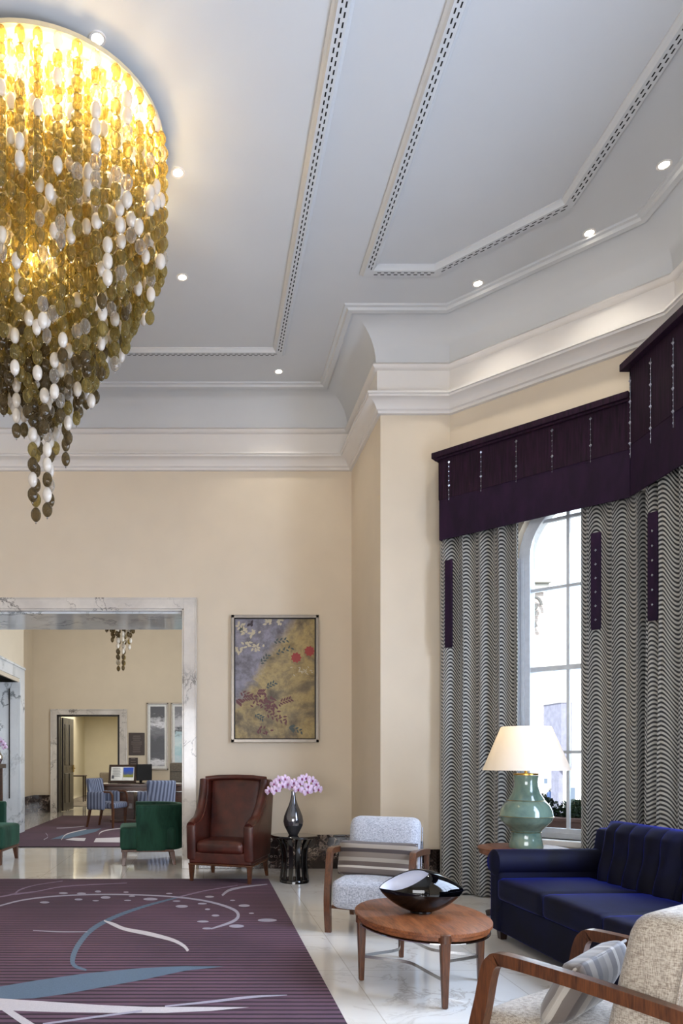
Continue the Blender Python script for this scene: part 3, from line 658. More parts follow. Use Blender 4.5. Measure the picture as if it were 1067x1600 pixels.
# ------------------------------------------------------------------ chandeliers
def bead_mesh(name, m, ribs=True):
    mb = MB(); mb.lathe([(.0045, -.049), (.013, -.046), (.0235, -.032), (.0295, -.012), (.0295, .012), (.0235, .032), (.013, .046), (.0045, .049)], 16, rib=.09 if ribs else 0, ribs=8)
    o = mb.build(name, m, None, smooth=60); C.objects.unlink(o); return o.data
BM_ = [bead_mesh('amber_bead', M['b_gold']), bead_mesh('opal_bead', M['b_white'], False), bead_mesh('smoke_bead', M['b_smoke']), bead_mesh('clear_bead', M['b_clear'])]
RINGS = [(.83, 46, 4.57), (.745, 42, 4.46), (.66, 37, 4.32), (.58, 33, 4.20), (.50, 28, 4.07), (.42, 24, 3.95), (.34, 20, 3.80), (.26, 15, 3.62), (.18, 10, 3.45), (.07, 4, 2.93)]
def chandelier(cx, cy, label, lit, parts, detail):
    root = thing('chandelier', label, 'chandelier', (cx, cy, CZ)); rnd = random.Random(11)
    MB().lathe([(0, 0), (.10, 0), (.10, -.07), (.835, -.07), (.835, -.10), (.82, -.105)]+[(.82-.07*q, -.105) for q in range(1, 12)]+[(0, -.105)], 64).build('ceiling_plate', M['bronzeplate'], root)
    MB().lathe([(.836, -.07), (.842, -.07), (.842, -.10), (.836, -.10)], 64).build('rim_band', M['bronzeplate'], root, smooth=40)
    strings = []
    for ri, (r, n, zb) in enumerate(RINGS):
        for k in range(n):
            a = 2*PI*(k+.5*(ri % 2))/n + rnd.uniform(-.02, .02)
            if r > .8 or r < .12: j = rnd.uniform(-.06, .08)
            else: j = rnd.uniform(-.13, .13)
            strings.append((r*math.cos(a), r*math.sin(a), zb+j, r))
    top = 5.49
    def nb(s_): return max(3, int((top-s_[2])/.102))
    def score(s_):       # how much of the string shows from the room
        x, y, zb, r = s_
        vis = -y/.85 if r > .7 else (-y*.5 + (4.6-zb))
        if cx+x < (0-318)/F*(cy+y)-.02: vis -= 5
        return vis
    strings.sort(key=score, reverse=True)
    rest = MB()
    for i, s_ in enumerate(strings):
        x, y, zb, r = s_; n = nb(s_)
        kinds = []
        for q in range(n):
            t_ = rnd.random(); z = top-.05-.102*q
            kinds.append((0 if z > 4.0 else (2 if rnd.random() < .65 else 0)) if t_ < .60 else (1 if t_ < .80 else (3 if t_ < .92 else (2 if z < 4.4 else 0))))
        zc = [top-.05-.102*q-CZ for q in range(n)]
        sz = rnd.uniform(.9, 1.12)
        if i < parts:
            wire = MB().tube([(0, 0, -.08), (0, 0, zc[-1]-.055)], .0012, 4).lathe([(0, zc[-1]-.066), (.006, zc[-1]-.06), (.004, zc[-1]-.05), (0, zc[-1]-.048)], 8)
            so_ = wire.build('bead_string', M['chrome'], root, loc=(x, y, 0))
            if detail:
                for q in range(n):
                    b = bpy.data.objects.new('bead', BM_[kinds[q]]); C.objects.link(b); b.parent = so_; b.location = (0, 0, zc[q])
                    b.scale = (sz, sz, 1); b.rotation_euler = (0, 0, rnd.random()*3)
            else:
                me = so_.data; bmm = bmesh.new(); bmm.from_mesh(me)
                for kk in (0, 1, 2, 3): me.materials.append(BM_[kk].materials[0])
                for q in range(n):
                    nf = len(bmm.faces); nv = len(bmm.verts); bmm.from_mesh(BM_[kinds[q]])
                    bmm.verts.ensure_lookup_table(); bmm.faces.ensure_lookup_table()
                    for v in bmm.verts[nv:]: v.co = Vector((v.co.x*sz, v.co.y*sz, v.co.z+zc[q]))
                    for f in bmm.faces[nf:]: f.material_index = kinds[q]+1
                bmm.to_mesh(me); bmm.free()
        else:
            for q in range(n):
                me = BM_[kinds[q]]
                rest.add([(x+v.co.x*sz, y+v.co.y*sz, v.co.z+zc[q]) for v in me.vertices], [list(p.vertices) for p in me.polygons], kinds[q])
            rest.tube([(x, y, -.08), (x, y, zc[-1]-.055)], .0012, 3, mi=4)
    o = rest.build('bead_string', [M['b_gold'], M['b_white'], M['b_smoke'], M['b_clear'], M['chrome']], root, smooth=60); o['kind'] = 'stuff'
    if lit:
        bulb = None
        for r, n in ((.79, 44), (.62, 22), (.38, 14), (.16, 6)):
            for k in range(n):
                a = 2*PI*(k+.25)/n
                if bulb is None: bulb = b = MB().lathe([(0, -.028), (.010, -.024), (.018, -.012), (.016, 0), (.008, .012), (.007, .03)], 12).build('bulb', M['bulb'], root, smooth=60)
                else: b = bulb.copy(); C.objects.link(b)
                b.location = (r*math.cos(a), r*math.sin(a), -.145)
        l = bpy.data.lights.new('chandelier_lamps', 'AREA'); l.shape = 'DISK'; l.size = 1.5; l.energy = 200; l.color = (1, .86, .58)
        lo = bpy.data.objects.new('chandelier_lamps', l); C.objects.link(lo); lo.location = (cx, cy, CZ-.115)
        for px, py, pz, e in [(.70*math.cos(q*PI/5), .70*math.sin(q*PI/5), -.38-.1*(q % 2), 10) for q in range(10)]+[(0, .1, -.8, 35), (0, -.3, -1.05, 22)]:
            l = bpy.data.lights.new('chandelier_lamp', 'POINT'); l.energy = e; l.color = (1, .86, .58); l.shadow_soft_size = .12
            lo = bpy.data.objects.new('chandelier_lamp', l); C.objects.link(lo); lo.location = (cx+px, cy+py, CZ+pz)
    return root
chandelier(-1.107, 4.99, 'huge lit chandelier of amber, smoke and white glass beads in the upper left', True, 100, True)
chandelier(-1.53, 13.5, 'far bead chandelier whose dark tips show through the wide marble opening', False, 60, False)

# ------------------------------------------------------------------ pelmets, curtains
DP = .25
def crystal(mb, x, y, z, r):
    mb.add([(x, y, z+r*1.2), (x+r, y, z), (x, y+r, z), (x-r, y, z), (x, y-r, z), (x, y, z-r*1.2)],
           [(0,1,2),(0,2,3),(0,3,4),(0,4,1),(5,2,1),(5,3,2),(5,4,3),(5,1,4)])
M['crystal'] = plain('crystal', '#dfe2ee', .05, .7, .8, 0)
def pelmet(root, u0, u1, v, z0, zm, z1, strands, zs):     # in a frame where x = along, y = into the wall
    MB().box(u0, u1, v, v+.02, zm, z1-.05).box(u0, u0+.02, v, v+DP-.02, zm, z1-.05).build('upper_panel', M['aubergine'], root, bevel=.003)
    MB().box(u0+.004, u1, v+.004, v+.018, z0, zm+.005).box(u0+.004, u0+.018, v+.004, v+DP-.02, z0, zm+.005).build('lower_band', M['aubergine2'], root, bevel=.003)
    MB().box(u0-.05, u1+.0, v-.05, v+DP-.02, z1-.055, z1).box(u0-.03, u1, v-.03, v+.0, z1-.075, z1-.055).build('cornice_board', M['aubergine'], root, bevel=.004)
    for u in strands:
        mb = MB(); z = zs[1]; k = 0
        while z > zs[0]:
            crystal(mb, u, v-.012, z, (.013, .005, .006, .005, .006)[k % 5]); z -= .045; k += 1
        mb.tube([(u, v-.010, zs[1]), (u, v-.010, zs[0])], .001, 4)
        mb.build('crystal_strand', M['crystal'], root)
p1 = thing('pelmet', 'long aubergine velvet pelmet with crystal strands over the bay window', 'pelmet', (BX, BY, 0), -PI/4)
FX = SX-.39                                # face of the side wall pelmet
ofs = DP
uend = 1.672
pelmet(p1, .005, uend, -DP, 3.44, 3.83, 4.29, [.117, .434, .759, 1.069, 1.379], (3.80, 4.17))
p2 = thing('pelmet', 'taller aubergine pelmet cut by the right edge of the picture, with crystal strands', 'pelmet', (FX, 5.93, 0), -PI/2)
# local x runs toward the camera, local y = +X world (into the wall)
MB().box(0, 3.4, 0, .02, 3.85, 4.47).box(0, .02, 0, .15, 3.85, 4.47).build('upper_panel', M['aubergine'], p2, bevel=.003)
MB().box(.004, 3.4, .004, .018, 3.44, 3.855).build('lower_band', M['aubergine2'], p2, bevel=.003)
MB().box(-.04, 3.4, -.06, .20, 4.47, 4.53).build('cornice_board', M['aubergine'], p2, bevel=.004)
for u in (.03, .30, .57, .86, 1.15):
    mb = MB(); z = 4.36; k = 0
    while z > 3.74:
        crystal(mb, u, -.012, z, (.014, .005, .007, .005)[k % 4]); z -= .042; k += 1
    mb.tube([(u, -.010, 4.40), (u, -.010, 3.74)], .001, 4)
    mb.build('crystal_strand', M['crystal'], p2)

def curtain(p0, p1, z0, z1, folds, amp, label, seed, full=1.0):
    rnd = random.Random(seed); d = Vector((p1[0]-p0[0], p1[1]-p0[1], 0)); L_ = d.length; d.normalize(); nrm = Vector((d.y, -d.x, 0))
    NU, NV = int(folds*20), 24
    ph = [rnd.uniform(-.5, .5) for _ in range(6)]
    def pos(u, v):
        s_ = u*L_ + .02*math.sin(5*u*PI+ph[0]); 
        warp = u + .035*math.sin(2*PI*u*2.3+ph[1]) + .006*math.sin(v*7+ph[2])
        a = amp*(.8+.2*math.sin(2*PI*u*1.7+ph[3]))*(.85+.15*(1-v))
        f = folds*warp*PI
        off = a*(2*abs(math.sin(f))**.7-1) + .12*a*math.sin(6*f+ph[4])
        side = L_/folds*.16*math.sin(2*f)
        return Vector((p0[0], p0[1], 0)) + d*(s_+side) + nrm*off + Vector((0, 0, z0+(z1-z0)*v))
    mb = MB(); mb.grid(pos, NU, NV)
    arc = [0]
    for i in range(NU): arc.append(arc[-1]+(pos((i+1)/NU, .5)-pos(i/NU, .5)).length)
    mb.uv = [(arc[i], z0+(z1-z0)*j/NV) for j in range(NV+1) for i in range(NU+1)]
    o = mb.build('curtain', M['curtain'], None, smooth=180, solid=.004)
    return tag(o, label, 'curtain', 'wavy line curtains')
curtain((2.33, 7.22), (2.90, 6.65), .01, 3.5, 4.6, .075, 'black and cream wavy striped curtain left of the window, reaching the floor', 1)
curtain((3.24, 6.31), (3.62, 5.93), .01, 3.5, 3, .065, 'wavy striped curtain at the right side of the bay window, behind the sofa', 2)
curtain((3.60, 5.90), (3.60, 4.55), .01, 3.6, 8, .075, 'wavy striped curtain at the right picture edge, on the side wall', 3)
def tail(x, y, z0, z1, label, w=.075, studs=True, rz=-PI/4):
    t_ = thing('velvet_tail', label, 'curtain trim', (x, y, 0), rz, 'purple velvet tails before the curtains')
    MB().soft(-w/2, w/2, -.012, .012, z0, z1, .011, n=8).build('velvet_strip', M['aubergine2'], t_, smooth=60)
    if studs:
        mb = MB(); z = z1-.15
        while z > z0+.05: crystal(mb, 0, -.014, z, .010); z -= .115
        mb.build('crystal_studs', M['crystal'], t_)
def wp(px, Y): return ((px-318)/F*Y, Y)
for px, Y, y0, y1, lb, sd_ in ((701, 7.02, 1012, 875, 'purple velvet strip hanging before the far left curtain', False), (931, 6.05, 984, 832, 'purple studded velvet strip just right of the window', True), (1020, 5.70, 970, 800, 'purple studded velvet strip nearest the right picture edge', True)):
    x, y = wp(px, Y); tail(x, y, EYE+(1187-y0)/F*Y, EYE+(1187-y1)/F*Y, lb, .08, sd_, -PI/4 if px < 1000 else -PI/3)

# ------------------------------------------------------------------ paintings and plaques
pt = thing('painting', 'gold and lilac floral painting in a pewter frame on the back wall', 'painting', (.849, YB, 1.507))
W, H = 1.04, 1.513
mb = MB()
for a, b, y0, y1 in ((0, .035, -.06, 0), (.035, .047, -.048, 0)):
    mb.box(-W/2+a, -W/2+b, y0, y1, a, H-a).box(W/2-b, W/2-a, y0, y1, a, H-a).box(-W/2+a, W/2-a, y0, y1, a, b).box(-W/2+a, W/2-a, y0, y1, H-b, H-a)
mb.build('picture_frame', M['frame_silver'], pt, bevel=.003)
mb = MB(); a, b = .035, .047
mb.box(-W/2+a, -W/2+b, -.0495, -.047, a, H-a).box(W/2-b, W/2-a, -.0495, -.047, a, H-a).box(-W/2+a, W/2-a, -.0495, -.047, a, b).box(-W/2+a, W/2-a, -.0495, -.047, H-b, H-a)
mb.build('inner_slip', M['nearblack'], pt)
t = NT('gilded_canvas'); sep = t.node('ShaderNodeSeparateXYZ'); t.l.new(t.tc(), sep.inputs[0])
n1 = t.noise(t.tc(), 2.6, 6, .65, .4); n2 = t.noise(t.tc(loc=(4, 1, 2)), 7, 6, .7)
gold = t.ramp(n1, [(.3, lin('#3f3626')), (.43, lin('#75664a')), (.55, lin('#a8935f')), (.68, lin('#6e6048'))])
lil = t.ramp(n2, [(.3, lin('#6a6772')), (.7, lin('#8c8894'))])
g1 = t.math('ADD', t.math('MULTIPLY', sep.outputs[0], -1.6), t.math('MULTIPLY', sep.outputs[2], 1.15))
g1 = t.math('ADD', g1, t.math('MULTIPLY', n1, .9))
msk = t.ramp(g1, [(.60, (0, 0, 0)), (.8, (1, 1, 1))])
g2 = t.math('MULTIPLY', n2, 1); dark = t.ramp(g2, [(.3, (.55, .5, .45)), (.55, (1, 1, 1))])
mskn = t.math('MULTIPLY', msk, 1)
sub_ = t.math('SUBTRACT', g1, 1.05)
t.l.new(g1, t.node('ShaderNodeMath').inputs[0])
t.set(Base_Color=t.mix(1.0, t.mix(t.ramp(t.math('SUBTRACT', g1, 1.2), [(.45, (0, 0, 0)), (.68, (1, 1, 1))]), gold, lil), dark, 'MULTIPLY'), Roughness=.5)
canvas = t.m
mb = MB().box(-W/2+b, W/2-b, -.03, -.02, b, H-b)
PW, PH = W-2*b, H-2*b
def pz(x, y): return (-W/2+b+PW*(x-138)/595, b+PH*(1-(y-130)/915))      # zoomed crop coordinates of the canvas
def leaf(x, y, ang, L_, wd, mi):
    cx, cz = pz(x, y); L_ *= PW/595; wd *= PW/595; c_, s_ = math.cos(ang), math.sin(ang)
    P = [(0, 0), (.3, .5), (.65, .42), (1, 0), (.65, -.42), (.3, -.5)]
    LC[0] += .00001
    mb.add([(cx+(p*c_*L_-q*s_*wd), -.0306-LC[0], cz+(p*s_*L_+q*c_*wd)) for p, q in P], [tuple(range(6))], mi)
rr = random.Random(5); LC = [0]
def spray(x, y, n, spread, L_, wd, mi):
    for k in range(n): leaf(x+rr.gauss(0, spread), y+rr.gauss(0, spread*.6), rr.uniform(-PI, PI), L_*rr.uniform(.7, 1.2), wd, mi)
def twig(x0, y0, x1, y1, n, L_, wd, mi):
    for k in range(n):
        t_ = k/(n-1); ang = math.atan2(-(y1-y0), x1-x0)
        leaf(x0+(x1-x0)*t_, y0+(y1-y0)*t_, ang+(.8 if k % 2 else -.8), L_, wd, mi)
for a_ in ((180, 690, 290, 730), (250, 790, 420, 740), (330, 740, 520, 900), (300, 690, 350, 690), (470, 770, 550, 745), (380, 860, 510, 915), (190, 740, 260, 730), (150, 745, 180, 770)): twig(*a_, 9, 34, 13, 1)
spray(400, 800, 26, 30, 30, 14, 1); spray(350, 745, 14, 40, 28, 12, 1); spray(345, 990, 10, 22, 30, 13, 1)
for a_ in ((430, 300, 520, 290), (445, 390, 555, 350), (330, 470, 380, 410), (370, 650, 430, 620), (290, 860, 340, 890), (545, 955, 630, 990), (170, 230, 195, 205)): twig(*a_, 7, 30, 13, 2)
leaf(590, 945, 3.4, 50, 20, 2); leaf(560, 960, -1.2, 45, 22, 2)
for (x, y) in ((595, 425), (695, 375)):
    for k in range(9): leaf(x, y, k*.7, 42, 30, 3)
for (x, y) in ((210, 220), (270, 245), (180, 180), (240, 320), (290, 350), (165, 360), (390, 150), (480, 155)): spray(x, y, 8, 16, 34, 16, 4)
spray(270, 160, 4, 8, 34, 18, 5)
spray(650, 520, 18, 35, 26, 8, 4)
mb.build('canvas', [canvas, plain('maroon_paint', '#5c2c2e', .5), plain('bluegreen_paint', '#3a4440', .5), plain('red_paint', '#93302c', .5), plain('pale_paint', '#b5a98f', .6), plain('dark_paint', '#2b1820', .5)], pt)

def seascape(name, seed, top, mid, low):
    t = NT(name); sep = t.node('ShaderNodeSeparateXYZ'); t.l.new(t.tc(), sep.inputs[0])
    n_ = t.noise(t.tc(scale=(1, 1, 1.8), loc=(seed, 0, 0)), 4.5, 6, .65, .3)
    h = t.math('ADD', t.math('MULTIPLY', sep.outputs[2], 1/1.45), t.math('MULTIPLY', t.math('SUBTRACT', n_, .5), .38))
    t.set(Base_Color=t.ramp(h, low+mid+top), Roughness=.3); return t.m
G = lambda v: lin('#%02x%02x%02x' % (v, v, min(255, v+6)))
sea1 = seascape('stormy_seascape', 3, [(.78, G(225)), (.9, G(70))], [(.3, G(45)), (.5, G(50)), (.70, G(120))], [(0, G(40)), (.12, G(225)), (.2, G(60))])
sea2 = seascape('pale_seascape', 9, [(.85, G(190)), (.95, G(120))], [(.60, lin('#b9d4dc')), (.68, G(40)), (.74, G(200))], [(0, G(230)), (.3, lin('#a4cdd6')), (.45, lin('#d9eaec'))])
def pic(x0, x1, z0, z1, m, label):
    r_ = thing('framed_print', label, 'picture', ((x0+x1)/2, 18, z0), 0, 'tall seascape prints')
    w_, h_ = x1-x0, z1-z0; b_ = .035
    mb = MB().box(-w_/2, -w_/2+b_, -.05, 0, 0, h_).box(w_/2-b_, w_/2, -.05, 0, 0, h_).box(-w_/2, w_/2, -.05, 0, 0, b_).box(-w_/2, w_/2, -.05, 0, h_-b_, h_)
    mb.build('frame', M['frame_silver'], r_, bevel=.003)
    MB().box(-w_/2+b_, w_/2-b_, -.02, -.01, b_, h_-b_).build('mount', M['frame_white'], r_)
    MB().box(-w_/2+.09, w_/2-.09, -.024, -.02, .09, h_-.09).build('print', m, r_)
pic(-1.40, -.87, 1.05, 2.70, sea1, 'tall framed dark stormy seascape, the left one, on the far wall')
pic(-.80, -.27, 1.05, 2.70, sea2, 'tall framed pale seascape cut by the marble jamb, far wall')
def plaque(x0, x1, z0, z1, n, label):
    r_ = thing('plaque', label, 'plaque', ((x0+x1)/2, 18, z0), 0, 'dark wall plaques by the far doorway')
    w_, h_ = x1-x0, z1-z0
    MB().box(-w_/2, w_/2, -.02, 0, 0, h_).build('plate', plain('bronze_plate', '#3e3430', .4, .4), r_, bevel=.004)
    mb = MB()
    for k in range(n):
        l_ = w_*rr.uniform(.4, .75); z = h_*(.85-.7*k/max(1, n-1)); mb.box(-l_/2, l_/2, -.022, -.02, z-.006, z+.006)
    mb.build('lettering', plain('plaque_letters', '#7c7068', .5), r_)
plaque(-1.845, -1.452, 1.41, 1.965, 9, 'large dark plaque with faint lines of lettering beside the far doorway')
plaque(-1.845, -1.62, 1.17, 1.35, 3, 'small dark plaque below the larger plaque')
# switch on the pier
sw = thing('wall_switch', 'small dark square switch plate low on the pier behind the grey chair', 'switch', (2.165, YP, .41))
MB().box(-.03, .03, -.014, 0, .0, .075).build('plate', M['socket'], sw, bevel=.003)
MB().box(-.012, .012, -.02, -.014, .02, .055).build('rocker', M['metal'], sw, bevel=.002)

# ------------------------------------------------------------------ lounge chairs
def lounge(label, loc, rz, fab):
    t_ = thing('lounge_chair', label, 'armchair', loc, rz, 'wooden framed lounge chairs')
    for sx_ in (-1, 1):
        x0, x1 = (sx_*.33, sx_*.285) if sx_ > 0 else (-.33, -.285)
        P = catmull([(-.325, 0, .036), (-.345, .16, .055), (-.345, .30, .056), (-.315, .45, .050), (-.295, .55, .048), (-.275, .592, .046), (-.235, .607, .044), (-.05, .600, .044), (.15, .585, .044), (.36, .565, .044)], 5)
        MB().strip(P, min(x0, x1), max(x0, x1), 'x').build('arm_frame', M['walnut'], t_, bevel=.006)
        MB().strip([(.38, 0, .035), (.34, .2, .05), (.31, .42, .05), (.32, .575, .05)], min(x0, x1)+.004, max(x0, x1)-.004, 'x').build('leg', M['walnut'], t_, bevel=.006)
    MB().soft(-.275, .275, -.37, .27, .19, .40, .045, crown=.02).build('seat', fab, t_, smooth=60)
    def lean(p):
        return (p[0], p[1]+(p[2]-.3)*.22, p[2])
    MB().soft(-.275, .275, .035, .235, .20, .84, .07, fn=lean, n=14).build('backrest', fab, t_, smooth=60)
    for sx_ in (-.276, .276):
        MB().tube([(sx_, .232, .30), (sx_, .232+.2*.22, .5), (sx_, .22+.46*.22, .76)], .004, 6).build('piping', fab, t_, smooth=60)
    MB().box(-.29, .29, -.30, -.27, .175, .20).box(-.29, .29, .24, .27, .175, .20).build('rail', M['walnut'], t_)
    return t_
lounge('light grey woven lounge chair in front of the pier, facing the coffee table', (1.36, 5.66, 0), math.radians(-26), M['grey'])
lounge('beige grey woven lounge chair cut off in the lower right corner', (1.43, 2.51, 0), math.radians(214.8), M['tan'])
def cushion(label, loc, rot, w_, h_, th, m):
    c_ = bpy.data.objects.new('scatter_cushion', None); C.objects.link(c_); c_.location = loc; c_.rotation_euler = rot
    tag(c_, label, 'cushion')
    def pin(p):
        u, v = p[0]/(w_/2), p[2]/(h_/2); k = 1-.75*max(abs(u), abs(v))**3
        return (p[0]*(1-.04*abs(v)*abs(v)+.05*abs(u*v)), p[1]*max(.12, k), p[2]*(1+.05*abs(u*v)))
    MB().soft(-w_/2, w_/2, -th/2, th/2, -h_/2, h_/2, .05, fn=pin, n=16).build('cover', m, c_, smooth=80)
    q = [(-w_/2*.99, 0, -h_/2*.99), (w_/2*.99, 0, -h_/2*.99), (w_/2*.99, 0, h_/2*.99), (-w_/2*.99, 0, h_/2*.99)]
    pts = []
    for a_, b_ in zip(q, q[1:]+q[:1]): pts += [tuple(x+(y-x)*k/6 for x, y in zip(a_, b_)) for k in range(6)]
    MB().tube(pts+[pts[0]], .005, 6).build('piping', m, c_, smooth=60)
a = math.radians(-26)
ly = Vector((-math.sin(a), math.cos(a), 0))
cpos = Vector((1.36, 5.66, 0))+ly*(-.055)
cushion('striped taupe lumbar cushion leaning on the light grey lounge chair', (cpos.x, cpos.y, .535), (math.radians(-14), 0, a), .60, .26, .15, M['stripe_h'])
a2 = math.radians(214.8); ly2 = Vector((-math.sin(a2), math.cos(a2), 0)); lx2 = Vector((math.cos(a2), math.sin(a2), 0))
cp2 = Vector((1.43, 2.51, 0))+ly2*(-.075)+lx2*.09
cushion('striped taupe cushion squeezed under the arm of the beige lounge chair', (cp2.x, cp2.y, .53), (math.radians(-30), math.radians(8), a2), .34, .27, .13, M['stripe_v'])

# ------------------------------------------------------------------ leather wing chair
t_ = thing('leather_armchair', 'brown leather wing armchair beside the marble opening', 'armchair', (.285, 7.95, 0), math.radians(-20))
for sg in (-1, 1):
    out = [(-.35, .24), (-.365, .42), (-.37, .60), (-.35, .625), (-.28, .63), (-.16, .66), (-.05, .73), (.05, .84), (.11, .95), (.14, 1.06), (.17, 1.085), (.30, 1.085), (.37, 1.06), (.36, .6), (.34, .24)]
    P = [(sg*(.27), y, z) for y, z in out]
    mb = MB(); n = len(out); vs = []
    for k, xx in enumerate((.262, .285, .345, .368)):
        for y, z in out:
            ins = .018 if k in (0, 3) else 0
            cyy, czz = .05, .6
            yy = y+(cyy-y)*ins*1.5; zz = z+(czz-z)*ins*1.5
            vs.append((sg*(xx+.035*max(0, (z-.62))/.45), yy, zz))
    fs = [tuple(range(n)), tuple(3*n+i for i in range(n))]
    for k in range(3): fs += [(k*n+i, k*n+(i+1) % n, (k+1)*n+(i+1) % n, (k+1)*n+i) for i in range(n)]
    mb.add(vs, fs).build('armrest', M['leather'], t_, bevel=.010, seg=3, smooth=50)
    rl = catmull([(sg*.318, -.355, .60), (sg*.318, -.28, .63), (sg*.32, -.16, .665), (sg*.328, -.05, .74), (sg*.338, .05, .86), (sg*.348, .11, .97), (sg*.355, .15, 1.075)], 5)
    MB().tube(rl, [.046]*len(rl), 12).build('arm_roll', M['leather'], t_, smooth=60)
def bl(p): return (p[0]*(1+.06*max(0, p[2]-.5)), p[1]+(p[2]-.4)*.22, p[2]+.012*math.cos(p[0]*4)*(1 if p[2] > 1 else 0))
MB().soft(-.285, .285, .08, .22, .26, 1.09, .045, fn=bl, n=14, crown_y=.02).build('backrest', M['leather'], t_, smooth=60)
MB().tube([(-.35, .20, 1.085), (-.2, .235, 1.10), (0, .245, 1.105), (.2, .235, 1.10), (.35, .20, 1.085)], .03, 10).build('top_rail', M['leather'], t_, smooth=60)
MB().soft(-.262, .262, -.365, .12, .31, .445, .045, crown=.02, n=14).build('seat_cushion', M['leather'], t_, smooth=60)
MB().box(-.345, .345, -.345, .34, .20, .33).build('seat_frame', M['leather'], t_, bevel=.02, seg=3)
MB().box(-.35, .35, -.35, .345, .185, .205).build('base_rail', M['walnut'], t_, bevel=.004)
for x, y, dx, dy in ((-.32, -.32, 0, 0), (.32, -.32, 0, 0), (-.31, .31, -.01, .06), (.31, .31, .01, .06)):
    MB().taper(x, y, .20, 0, .028, .016, dx, dy).build('leg', M['walnut'], t_, bevel=.004)

# ------------------------------------------------------------------ black side table + vase + orchids
SBX, SBY, SBZ = .965, 7.76, .50
t_ = thing('side_table', 'round black lacquer side table with curved slat base beside the leather armchair', 'side table', (SBX, SBY, 0))
MB().lathe([(0, SBZ-.03), (.225, SBZ-.03), (.242, SBZ-.022), (.245, SBZ-.008), (.238, SBZ), (0, SBZ)], 48).build('tabletop', M['black'], t_, smooth=40)
MB().lathe([(0, 0), (.155, 0), (.155, .028), (.15, .035), (0, .035)], 40).build('base', M['black'], t_, smooth=40)
for k in range(12):
    a = 2*PI*(k+.3)/12; c_, s_ = math.cos(a), math.sin(a)
    P = catmull([(.148, .03, .016), (.135, .15, .016), (.132, .28, .016), (.15, .39, .016), (.20, .475, .016)], 5)
    mb = MB().strip(P, -.022, .022, 'y'); mb.xf(Matrix.Rotation(a, 4, 'Z')).build('slat', M['black'], t_, bevel=.003)
t_ = thing('vase', 'smoked silver teardrop vase holding orchids on the black side table', 'vase', (SBX-.01, SBY, SBZ))
MB().lathe([(0, 0), (.044, 0), (.05, .006), (.075, .055), (.098, .10), (.106, .145), (.098, .20), (.075, .26), (.048, .32), (.030, .38), (.022, .43), (.021, .465), (.017, .465), (.018, .43), (.02, .40)], 48).build('body', M['silver'], t_, smooth=60)
def flower_mb(r):
    mb = MB()
    for a_, L_, wd in ((90, 1, .5), (210, 1, .5), (330, 1, .5), (15, 1.05, .95), (165, 1.05, .95)):
        a_ = math.radians(a_); c_, s_ = math.cos(a_), math.sin(a_)
        P = [(.05, 0, 0), (.3, .36, .06), (.65, .5, .08), (.92, .32, .03), (1, 0, -.02), (.92, -.32, .03), (.65, -.5, .08), (.3, -.36, .06)]
        mb.add([(r*(p*L_*c_-q*wd*s_), -r*h*1.5, r*(p*L_*s_+q*wd*c_)) for p, q, h in P]+[(r*.5*L_*c_, 0, r*.5*L_*s_)], [(i, (i+1) % 8, 8) for i in range(8)])
    return mb
def orchid(base, path, flowers, label, r=.056):
    t_ = thing('orchid_spray', label, 'orchid', base, 0, 'orchid sprays in the silver vase')
    P = catmull(path, 6); MB().tube(P, .003, 6).build('stem', M['stem'], t_, smooth=60)
    for (x, y, z, rx, rz) in flowers:
        f_ = flower_mb(r*rr.uniform(.88, 1.1)).build('flower', M['petal'], t_, solid=.0015, loc=(x, y, z), rot=(math.radians(rx), math.radians(rr.uniform(-25, 25)), math.radians(rz)))
        for p in f_.data.polygons: p.use_smooth = True
        MB().soft(-.007, .007, -.022, -.004, -.018, .008, .006, n=4).build('lip', M['lip'], f_, smooth=60)
B = (SBX-.01, SBY, SBZ+.44)
orchid(B, [(0, 0, -.35), (0, 0, .03), (-.06, 0, .11), (-.16, -.01, .12), (-.25, -.02, .05)],
       [(-.255, -.03, .03, 8, -20), (-.19, -.05, .035, 0, 10), (-.205, -.02, .10, 0, -25), (-.15, -.02, .145, -10, -5), (-.12, -.04, .08, 0, 15), (-.09, -.01, .15, -15, 0), (-.06, -.03, .10, 0, -10)], 'mauve orchid spray arching left over the leather armchair')
orchid(B, [(.002, 0, -.35), (.003, 0, .03), (.05, 0, .12), (.15, -.01, .13), (.24, -.02, .05)],
       [(.26, -.02, .045, 5, 30), (.235, -.01, .10, 0, 35), (.195, -.03, .135, -10, 20), (.13, -.02, .16, -12, 0), (.15, -.05, .075, 0, 0), (.14, -.06, .02, 10, 5), (.21, -.02, .04, 0, 30)], 'pale orchid spray arching right out of the silver vase')
orchid(B, [(-.002, .004, -.35), (0, .004, .03), (.015, -.02, .09), (.03, -.05, .12)],
       [(.0, -.04, .115, 0, 0), (.06, -.05, .105, 0, 8), (.045, -.06, .045, 8, 0), (-.02, -.02, .075, 0, -8), (.085, -.04, .155, -10, 10)], 'short middle cluster of orchids above the neck of the vase')

